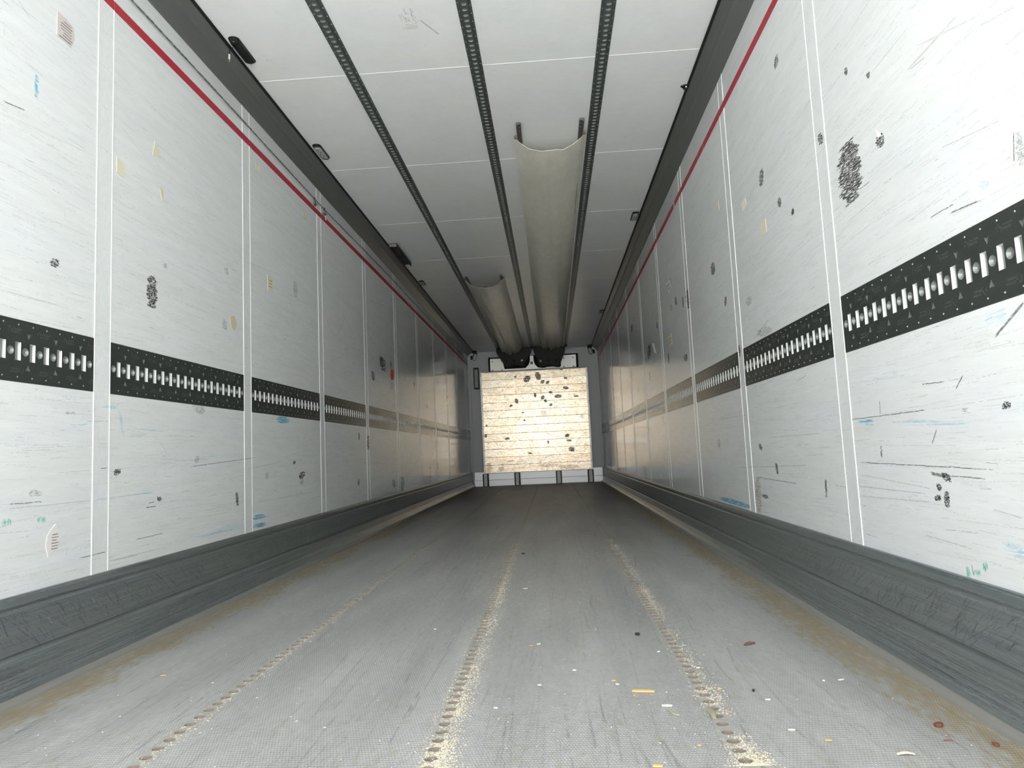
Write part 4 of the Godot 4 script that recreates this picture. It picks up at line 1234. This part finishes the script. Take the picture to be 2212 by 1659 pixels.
func build_lamps() -> void:
	var black := mat(rgb(16, 16, 16), 0.5)
	var screw := mat(rgb(150, 150, 146), 0.35, 0.6)
	# black vented lamp housing with a loose wire
	var a := thing("ceiling_lamp", "black oval ribbed lamp housing at the left ceiling edge, its loose wire dangling", "lamp", Vector3(-1.069, CY, -3.018))
	var st := tool()
	lozenge(st, 0.0255, 0.112, 0.0245, 0.0, -0.013, 0.004)
	part(a, "housing", st.commit(), black)
	for i in 4:
		part(a, "rib", box_mesh(Vector3(0.004, 0.004, 0.15), 0.0015, Vector3(-0.0135 + i * 0.009, -0.0145, 0)), mat(rgb(26, 26, 26), 0.45))
	for e: float in [-0.092, 0.092]:
		var sv := tool()
		dome(sv, Vector3(0, -0.014, e), Vector3.DOWN, 0.005, 0.002)
		part(a, "screw", sv.commit(), screw)
	var w := tool()
	tube(w, PackedVector3Array([Vector3(-0.028, -0.008, 0.038), Vector3(-0.034, -0.012, 0.041), Vector3(-0.039, -0.022, 0.045), Vector3(-0.041, -0.034, 0.047), Vector3(-0.041, -0.046, 0.048)]), 0.0022, 6)
	var wire := part(a, "wire", w.commit(), black)
	var cn := tool()
	tube(cn, PackedVector3Array([Vector3(-0.041, -0.046, 0.048), Vector3(-0.041, -0.070, 0.048)]), 0.0042, 8)
	part(wire, "connector", cn.commit(), mat(rgb(222, 220, 208), 0.5), Vector3.ZERO, "small white plastic connector")
	var pn := tool()
	tube(pn, PackedVector3Array([Vector3(-0.041, -0.070, 0.048), Vector3(-0.041, -0.082, 0.048)]), 0.0022, 6)
	part(wire, "contact_pin", pn.commit(), mat(rgb(180, 178, 172), 0.4, 0.5))
	# lamps with lenses
	for q in [[Vector3(-1.066, CY, -4.130), 0.0265, 0.1121, "oval lamp with clear lens and black rim, left ceiling edge beyond the loose wire"], [Vector3(-1.066, CY, -7.555), 0.026, 0.100, "small clear lamp with thin dark rim, farthest at the left ceiling edge"], [Vector3(1.083, CY, -5.735), 0.027, 0.105, "rounded clear lamp with black rim at the right ceiling edge"], [Vector3(1.090, CY, -9.76), 0.030, 0.10, "small grey lamp far back at the right ceiling edge"]]:
		var l := thing("ceiling_lamp", q[3], "lamp", q[0])
		var b := tool()
		lozenge(b, q[1], q[2], q[1] * (0.95 if q[2] > 0.11 else 0.5), 0.0, -0.011, 0.003)
		part(l, "rim", b.commit(), black)
		var n := tool()
		lozenge(n, q[1] * 0.78, q[2] * 0.78, q[1] * 0.4, -0.010, -0.017, 0.004)
		part(l, "lens", n.commit(), mat(rgb(176, 177, 172), 0.18))
		for i in 5:
			part(l, "diode", box_mesh(Vector3(0.008, 0.003, 0.008), 0.001, Vector3((i % 2) * 0.010 - 0.004, -0.0175, (i - 2) * q[2] * 0.26)), mat(rgb(70, 70, 66), 0.4))
		var sv := tool()
		dome(sv, Vector3(0, -0.011, q[2] * 0.88), Vector3.DOWN, 0.004, 0.002)
		part(l, "screw", sv.commit(), screw)
	# long black grille lamp
	var g := thing("ceiling_lamp", "long black lamp bar with cross ribs at the left ceiling edge", "lamp", Vector3(-1.058, CY, -6.40))
	part(g, "tray", box_mesh(Vector3(0.070, 0.012, 0.66), 0.003, Vector3(0, -0.006, 0)), black)
	for e: float in [-0.030, 0.030]:
		part(g, "side_rail", box_mesh(Vector3(0.010, 0.030, 0.66), 0.003, Vector3(e, -0.022, 0)), black)
	for i in 14:
		part(g, "rib", box_mesh(Vector3(0.05, 0.008, 0.010), 0.002, Vector3(0, -0.022, -0.30 + i * 0.046)), mat(rgb(44, 44, 42), 0.5))
	part(g, "end_plate", box_mesh(Vector3(0.07, 0.03, 0.006), 0.002, Vector3(0, -0.020, 0.332)), mat(rgb(120, 120, 114), 0.4, 0.4))
	# black hook with a bright rivet at the right ceiling edge
	var h := thing("cable_clip", "small black clip with a bright rivet at the right ceiling edge", "clip", Vector3(1.112, CY, -3.64))
	var c := tool()
	tube(c, PackedVector3Array([Vector3(0.018, -0.004, 0.0), Vector3(0.006, -0.012, -0.012), Vector3(-0.006, -0.014, -0.010), Vector3(-0.012, -0.012, 0.004), Vector3(-0.026, -0.010, 0.012)]), 0.006, 8)
	part(h, "loop", c.commit(), black)
	part(h, "base", box_mesh(Vector3(0.030, 0.010, 0.030), 0.003, Vector3(0, -0.005, 0)), black)
	var rv := tool()
	dome(rv, Vector3(0.002, -0.010, 0.006), Vector3.DOWN, 0.006, 0.004)
	part(h, "rivet", rv.commit(), mat(rgb(235, 235, 230), 0.25, 0.5))

# a scrap of paper or glue on a wall, with an uneven outline and real thickness
func scrap(s: float, z: float, y: float, w: float, h: float, m: Material, called: String, label: String, corners: Array, ink := [], curl := 0.0) -> void:
	var o := thing(called, label, "sticker", Vector3(s * HW, y, -z), "torn stickers on the walls")
	var st := tool()
	var ring := PackedVector2Array()
	for i in corners.size():
		var a := Vector2(corners[i][0] * w, corners[i][1] * h)
		var b := Vector2(corners[(i + 1) % corners.size()][0] * w, corners[(i + 1) % corners.size()][1] * h)
		for k in 4:
			ring.append(a.lerp(b, k / 4.0) + Vector2(rng.randf_range(-1, 1), rng.randf_range(-1, 1)) * minf(w, h) * (0.025 if k else 0.0))
	var t := 0.0016
	var F := func(p: Vector2, d: float) -> Vector3: return Vector3(-s * d, p.y, -p.x)
	var mid := Vector2.ZERO
	for p in ring: mid += p / ring.size()
	for i in ring.size():
		var a := ring[i]
		var b := ring[(i + 1) % ring.size()]
		tri(st, F.call(mid, t), F.call(a, t + curl * absf(a.x) / w), F.call(b, t + curl * absf(b.x) / w), Vector3(-s, 0, 0))
		quad(st, F.call(a, t + curl * absf(a.x) / w), F.call(b, t + curl * absf(b.x) / w), F.call(b, 0.0), F.call(a, 0.0), F.call(a + b - mid * 2.0, 0.0))
	part(o, "paper", st.commit(), m)
	for q in ink:
		var it := tool()
		bev(it, F.call(Vector2(q[0] * w, q[1] * h), t + 0.0003), Vector3(0.0004, q[3] * h, q[2] * w), 0.0001)
		part(o, "print_line", it.commit(), mat(rgb(q[4], q[4] - 4, q[4] - 8), 0.7))

func build_stickers() -> void:
	rng.seed = 600
	var rect := [[-0.5, -0.5], [0.5, -0.5], [0.5, 0.5], [-0.5, 0.5]]
	var pink := mat(rgb(206, 198, 192), 0.7)
	var cream := mat(rgb(220, 214, 190), 0.7)
	var tan := mat(rgb(208, 200, 168), 0.7)
	var wht := mat(rgb(244, 244, 240), 0.6)
	var lines := []
	for i in 7: lines.append([rng.randf_range(-0.1, 0.1), 0.30 - i * 0.12, rng.randf_range(0.35, 0.7), 0.04, rng.randf_range(110, 150)])
	scrap(-1, 2.074, 2.060, 0.082, 0.082, pink, "sticker_remnant", "pinkish grey torn label high on the left wall near the frame corner", [[-0.5, -0.5], [0.3, -0.55], [0.5, -0.1], [0.42, 0.4], [-0.1, 0.5], [-0.5, 0.5]], lines)
	scrap(-1, 2.372, 1.717, 0.048, 0.068, cream, "sticker_remnant", "cream sticker rest across the nearest seam line of the left wall", [[-0.5, -0.4], [0.4, -0.5], [0.5, 0.3], [-0.5, 0.5]])
	scrap(-1, 2.603, 1.887, 0.055, 0.062, cream, "sticker_remnant", "pale triangular sticker rest high on the left wall", [[-0.5, -0.5], [0.5, -0.4], [0.3, 0.2], [-0.25, 0.5]])
	scrap(-1, 2.641, 1.718, 0.028, 0.05, tan, "sticker_remnant", "small yellow glue spot below the triangular sticker rest", [[-0.5, 0.5], [0.1, -0.5], [0.5, 0.1], [0.2, 0.5]])
	scrap(-1, 3.728, 1.612, 0.07, 0.09, cream, "sticker_remnant", "tan paper strip with faint print beyond the second seam, left wall", rect, [[0, 0.2, 0.7, 0.05, 140], [0, 0.0, 0.6, 0.05, 140], [0, -0.2, 0.7, 0.05, 140]])
	scrap(-1, 3.273, 1.306, 0.07, 0.08, tan, "sticker_remnant", "yellowish glue patch just above the left lashing rail", [[-0.4, -0.3], [0.1, -0.5], [0.5, -0.1], [0.2, 0.5], [-0.5, 0.3]])
	scrap(-1, 3.579, 2.225, 0.06, 0.04, cream, "sticker_remnant", "small cream scrap under the red stripe of the left wall", rect)
	scrap(-1, 4.299, 2.205, 0.07, 0.05, cream, "sticker_remnant", "pale paper scrap under the red stripe near the rope hooks", [[-0.5, -0.5], [0.5, -0.3], [0.3, 0.5], [-0.5, 0.4]])
	var writing := []
	for i in 6: writing.append([0.12 + rng.randf_range(-0.06, 0.06), 0.16 - i * 0.10, rng.randf_range(0.3, 0.55), 0.03, rng.randf_range(105, 150)])
	scrap(-1, 2.060, 0.412, 0.058, 0.085, mat(rgb(228, 223, 218), 0.7), "sticker_remnant", "torn pale label with pencilled lines low on the left wall", [[-0.45, 0.15], [0.2, 0.55], [0.5, -0.1], [0.1, -0.42], [-0.35, -0.6], [-0.5, -0.2]], writing)
	scrap(-1, 6.674, 1.423, 0.16, 0.125, mat(rgb(226, 78, 40), 0.5), "sticker_remnant", "bright orange-red torn sticker on the left wall", [[-0.5, -0.1], [-0.1, -0.5], [0.4, -0.3], [0.5, 0.3], [0.0, 0.5], [-0.3, 0.3]])
	scrap(1, 1.500, 1.295, 0.050, 0.046, mat(rgb(230, 224, 219), 0.7), "sticker_remnant", "beige square label rest near the right edge of the picture", rect, [[0.0, 0.1, 0.7, 0.03, 190]])
	scrap(1, 1.905, 1.447, 0.030, 0.03, wht, "sticker_remnant", "white sticker scrap beside a dark smudge high on the right wall", [[-0.5, -0.5], [0.5, 0.5], [0.2, -0.4]])
	scrap(1, 5.351, 1.415, 0.15, 0.09, tan, "sticker_remnant", "tan glued paper patch halfway along the right wall", rect, [[0, 0.15, 0.8, 0.06, 140], [0, -0.15, 0.8, 0.06, 140]])
	scrap(1, 3.654, 1.869, 0.036, 0.05, tan, "sticker_remnant", "slim yellow glue mark on the third seam of the right wall", rect)
	scrap(1, 2.944, 1.518, 0.07, 0.058, cream, "sticker_remnant", "cream sticker rest midway up the right wall, second panel", rect)
	scrap(1, 3.191, 1.711, 0.08, 0.045, mat(rgb(226, 222, 206), 0.7), "sticker_remnant", "pale outlined label above the cream rest on the right wall", [[-0.5, -0.3], [0.4, -0.5], [0.5, 0.4], [-0.3, 0.5]])
	scrap(1, 6.155, 1.471, 0.22, 0.13, wht, "sticker_remnant", "white torn sticker beside a black scuff far along the right wall", [[-0.5, -0.5], [0.1, -0.2], [0.5, 0.5], [0.0, 0.35]])
	scrap(1, 5.242, 1.817, 0.20, 0.10, mat(rgb(216, 216, 212), 0.6), "sticker_remnant", "whitish peeling label below the red stripe, right wall", [[-0.5, -0.4], [0.3, -0.5], [0.5, 0.5], [-0.2, 0.4]], [[0.1, 0.1, 0.5, 0.08, 120], [-0.1, -0.2, 0.4, 0.08, 120]])

func chip(called: String, label: String, cat: String, x0: float, z0: float, x1: float, z1: float, w: float, h: float, m: Material, bend := 0.0) -> void:
	var a := Vector3(x0, h / 2 + 0.0012, -z0)
	var b := Vector3(x1, h / 2 + 0.0012, -z1)
	var mid := (a + b) / 2
	var o := thing(called, label, cat, Vector3(mid.x, 0.0, mid.z), "litter on the floor")
	var len := a.distance_to(b)
	var ang := atan2(-(b.z - a.z), b.x - a.x)
	var st := tool()
	var n := 6
	var prev := []
	for i in n + 1:
		var t := i / float(n)
		var ww := w * (0.55 + 0.45 * sin(PI * clampf(t, 0.08, 0.92))) * rng.randf_range(0.85, 1.1)
		var c := Vector3((t - 0.5) * len, 0.0012 + bend * sin(PI * t), 0).rotated(Vector3.UP, ang)
		var sd := Vector3(0, 0, ww / 2).rotated(Vector3.UP, ang)
		var cur := [c - sd, c + sd, c + sd * 0.8 + Vector3(0, h, 0), c - sd * 0.8 + Vector3(0, h, 0)]
		if prev.size():
			for k in 4:
				var l := (k + 1) % 4
				quad(st, prev[k], prev[l], cur[l], cur[k], ((prev[k] + cur[l]) / 2) - (c + prev[0] * 0.5 + prev[2] * 0.5) / 2)
		if i == 0 or i == n: quad(st, cur[0], cur[1], cur[2], cur[3], (c if i else -c))
		prev = cur
	part(o, "piece", st.commit(), m)

func build_debris() -> void:
	rng.seed = 700
	var wood := mat(rgb(226, 182, 122), 0.75)
	var wht := mat(rgb(244, 242, 234), 0.6)
	var red := mat(rgb(136, 92, 80), 0.7)
	var bark := mat(rgb(120, 74, 60), 0.8)
	var dark := mat(rgb(44, 42, 40), 0.8)
	var green := mat(rgb(170, 176, 140), 0.7)
	chip("wood_splinter", "flat yellow wood splinter on the floor, the largest one", "splinter", 0.459, 1.819, 0.5133, 1.810, 0.013, 0.004, wood)
	chip("wood_splinter", "orange wood splinter at the lower frame edge", "splinter", 0.4507, 1.403, 0.4690, 1.401, 0.008, 0.003, wood)
	chip("paper_strip", "white paper strip on the floor beside a dry twig", "paper", 0.5163, 1.714, 0.5401, 1.712, 0.008, 0.003, wht)
	chip("paper_strip", "cream curved strip lying on the floor, lower right", "paper", 0.9192, 1.431, 0.9516, 1.430, 0.008, 0.002, mat(rgb(232, 222, 196), 0.7), 0.003)
	chip("dry_twig", "thin greenish dry twig beside the white paper strip", "twig", 0.5278, 1.683, 0.5338, 1.663, 0.003, 0.003, green)
	chip("dry_twig", "forked end of dry twig pointing to the right row of holes", "twig", 0.5338, 1.663, 0.5462, 1.651, 0.003, 0.003, green)
	chip("dry_leaf", "curled grey-green leaf on the right row of holes", "leaf", 0.6205, 1.689, 0.6190, 1.627, 0.013, 0.002, mat(rgb(158, 154, 128), 0.7), 0.004)
	chip("red_scrap", "reddish leaf scrap on the floor right of the holes", "leaf", 0.8374, 2.190, 0.8732, 2.213, 0.012, 0.003, red, 0.004)
	chip("red_scrap", "thin pink sliver by the right row of holes", "scrap", 0.6515, 1.667, 0.6654, 1.664, 0.003, 0.002, mat(rgb(206, 150, 130), 0.7))
	chip("bark_piece", "brown bark crumb near the right kick plate", "bark", 1.059, 1.560, 1.075, 1.564, 0.013, 0.006, bark)
	chip("bark_piece", "small brown bark crumb in the lower right corner", "bark", 1.118, 1.467, 1.124, 1.456, 0.008, 0.005, bark)
	chip("bark_piece", "thin reddish fibre near the right kick plate", "bark", 1.037, 1.488, 1.054, 1.487, 0.003, 0.002, red)
	chip("dark_crumb", "dark crumb on the floor left of the right holes", "crumb", 0.5288, 2.349, 0.5437, 2.347, 0.014, 0.006, dark)
	chip("dark_crumb", "tiny black crumb right of the right holes", "crumb", 0.7490, 1.796, 0.7545, 1.795, 0.006, 0.005, dark)
	chip("dark_crumb", "black sliver on the floor far back by the middle holes", "crumb", 0.075, 4.255, 0.092, 4.245, 0.016, 0.005, dark)
	for c in [
		[0.2199, 1.885, 0.2301, 1.884, "pale wood chip on the floor between the middle holes and the yellow splinter"],
		[0.3149, 1.999, 0.3249, 1.998, "pale sliver lying behind the yellow splinter, towards the middle holes"],
		[0.4150, 1.902, 0.4254, 1.901, "pale chip just behind the yellow splinter, upper one of a pair"],
		[0.4230, 1.875, 0.4311, 1.872, "pale chip just behind the yellow splinter, lower one of a pair"],
		[0.2097, 2.270, 0.2208, 2.275, "white crumb right of the middle holes, upper one of a pair"],
		[0.1866, 2.259, 0.1969, 2.258, "white crumb right of the middle holes, left one of a pair"],
		[0.5712, 2.147, 0.5780, 2.154, "white crumb between the dark crumb and the right holes"],
		[0.6722, 1.821, 0.6801, 1.819, "thin white sliver right beside the right row of holes"],
		[0.5541, 1.492, 0.5603, 1.491, "white crumb below the dry twig, near the lower frame edge"],
		[0.7626, 1.737, 0.7745, 1.736, "white sliver right of the leaf on the holes"],
		[0.6531, 1.988, 0.6622, 1.990, "white crumb at the right holes, level with the reddish scrap"],
		[0.9801, 1.858, 0.9955, 1.863, "white chip nearest the right kick plate, right one of a pair"],
		[0.9414, 1.858, 0.9470, 1.857, "white chip nearest the right kick plate, left one of a pair"],
		[0.7564, 1.558, 0.7700, 1.557, "white paper bit right of the right holes, near the picture bottom"],
		[0.8110, 1.502, 0.8246, 1.502, "pale chip near the picture bottom, left of the cream strip"],
		[0.1280, 3.184, 0.1480, 3.180, "white flake far back on the floor, right of the middle holes"],
		[0.1180, 1.730, 0.1272, 1.727, "white chip right beside the nearest sawdust of the middle holes"],
		[-0.1600, 2.505, -0.1520, 2.505, "white crumb on the floor left of the middle holes"],
		[-0.900, 2.060, -0.885, 2.062, "pale crumb on the brown dust by the left kick plate"]]:
		chip("wood_chip", c[4], "chip", c[0], c[1], c[2], c[3], 0.006, 0.002, wht if rng.randf() < 0.7 else wood)

# pale sawdust that has gathered along the lashing holes
func build_sawdust() -> void:
	rng.seed = 800
	var xs := [-0.606, 0.012, 0.630]
	var amount := [1100, 5200, 3600]
	var names := ["left", "middle", "right"]
	for r in 3:
		var st := tool()
		var clumps := FastNoiseLite.new()
		clumps.seed = 31 + r
		clumps.frequency = 3.0
		var made := 0
		var tries := 0
		while made < amount[r] and tries < 90000:
			tries += 1
			var z := 1.40 + 3.4 * pow(rng.randf(), 1.9)
			var dx := rng.randfn(0.012, 0.016) * (0.75 if r == 0 else 1.15)
			var x: float = xs[r] + dx
			# grains stay on the metal between the holes
			var zf: float = [1.497, 1.460, 1.421][r]
			var dz := fposmod(z - zf + 0.02265, 0.0453) - 0.02265
			if pow(dx / 0.015, 2.0) + pow(dz / 0.013, 2.0) < 1.0 and rng.randf() < 0.93: continue
			if clumps.get_noise_2d(z, r * 10.0) < rng.randf_range(-0.6, 0.5): continue
			made += 1
			grain(st, Vector3(x, 0.0, -z), rng.randf_range(0.0007, 0.0018))
		metas_stuff(st, "sawdust", "pale sawdust gathered along the %s row of floor holes" % names[r], rgb(212, 200, 174))
	var sc := tool()
	for i in 700:
		var z := 1.35 + 4.5 * pow(rng.randf(), 1.6)
		grain(sc, Vector3(rng.randf_range(-1.1, 1.1), 0.0, -z), rng.randf_range(0.0008, 0.0022))
	metas_stuff(sc, "floor_crumbs", "fine pale crumbs strewn over the floor", rgb(226, 220, 204))

func grain(st: SurfaceTool, p: Vector3, r: float) -> void:
	var a := rng.randf_range(0, TAU)
	var l := r * rng.randf_range(1.0, 2.2)
	var u := Vector3(cos(a), 0, sin(a)) * l
	var v := Vector3(-sin(a), 0, cos(a)) * r * 0.6
	var top := p + Vector3(0, r * 0.9, 0)
	tri(st, p + u, p + v, top, u + v + Vector3(0, r, 0))
	tri(st, p + v, p - u, top, v - u + Vector3(0, r, 0))
	tri(st, p - u, p - v, top, -u - v + Vector3(0, r, 0))
	tri(st, p - v, p + u, top, u - v + Vector3(0, r, 0))

func metas_stuff(st: SurfaceTool, called: String, label: String, c: Color) -> void:
	var o := part(self, called, st.commit(), mat(c, 0.8))
	metas(o, label, "sawdust" if called == "sawdust" else "crumbs", "", "stuff")
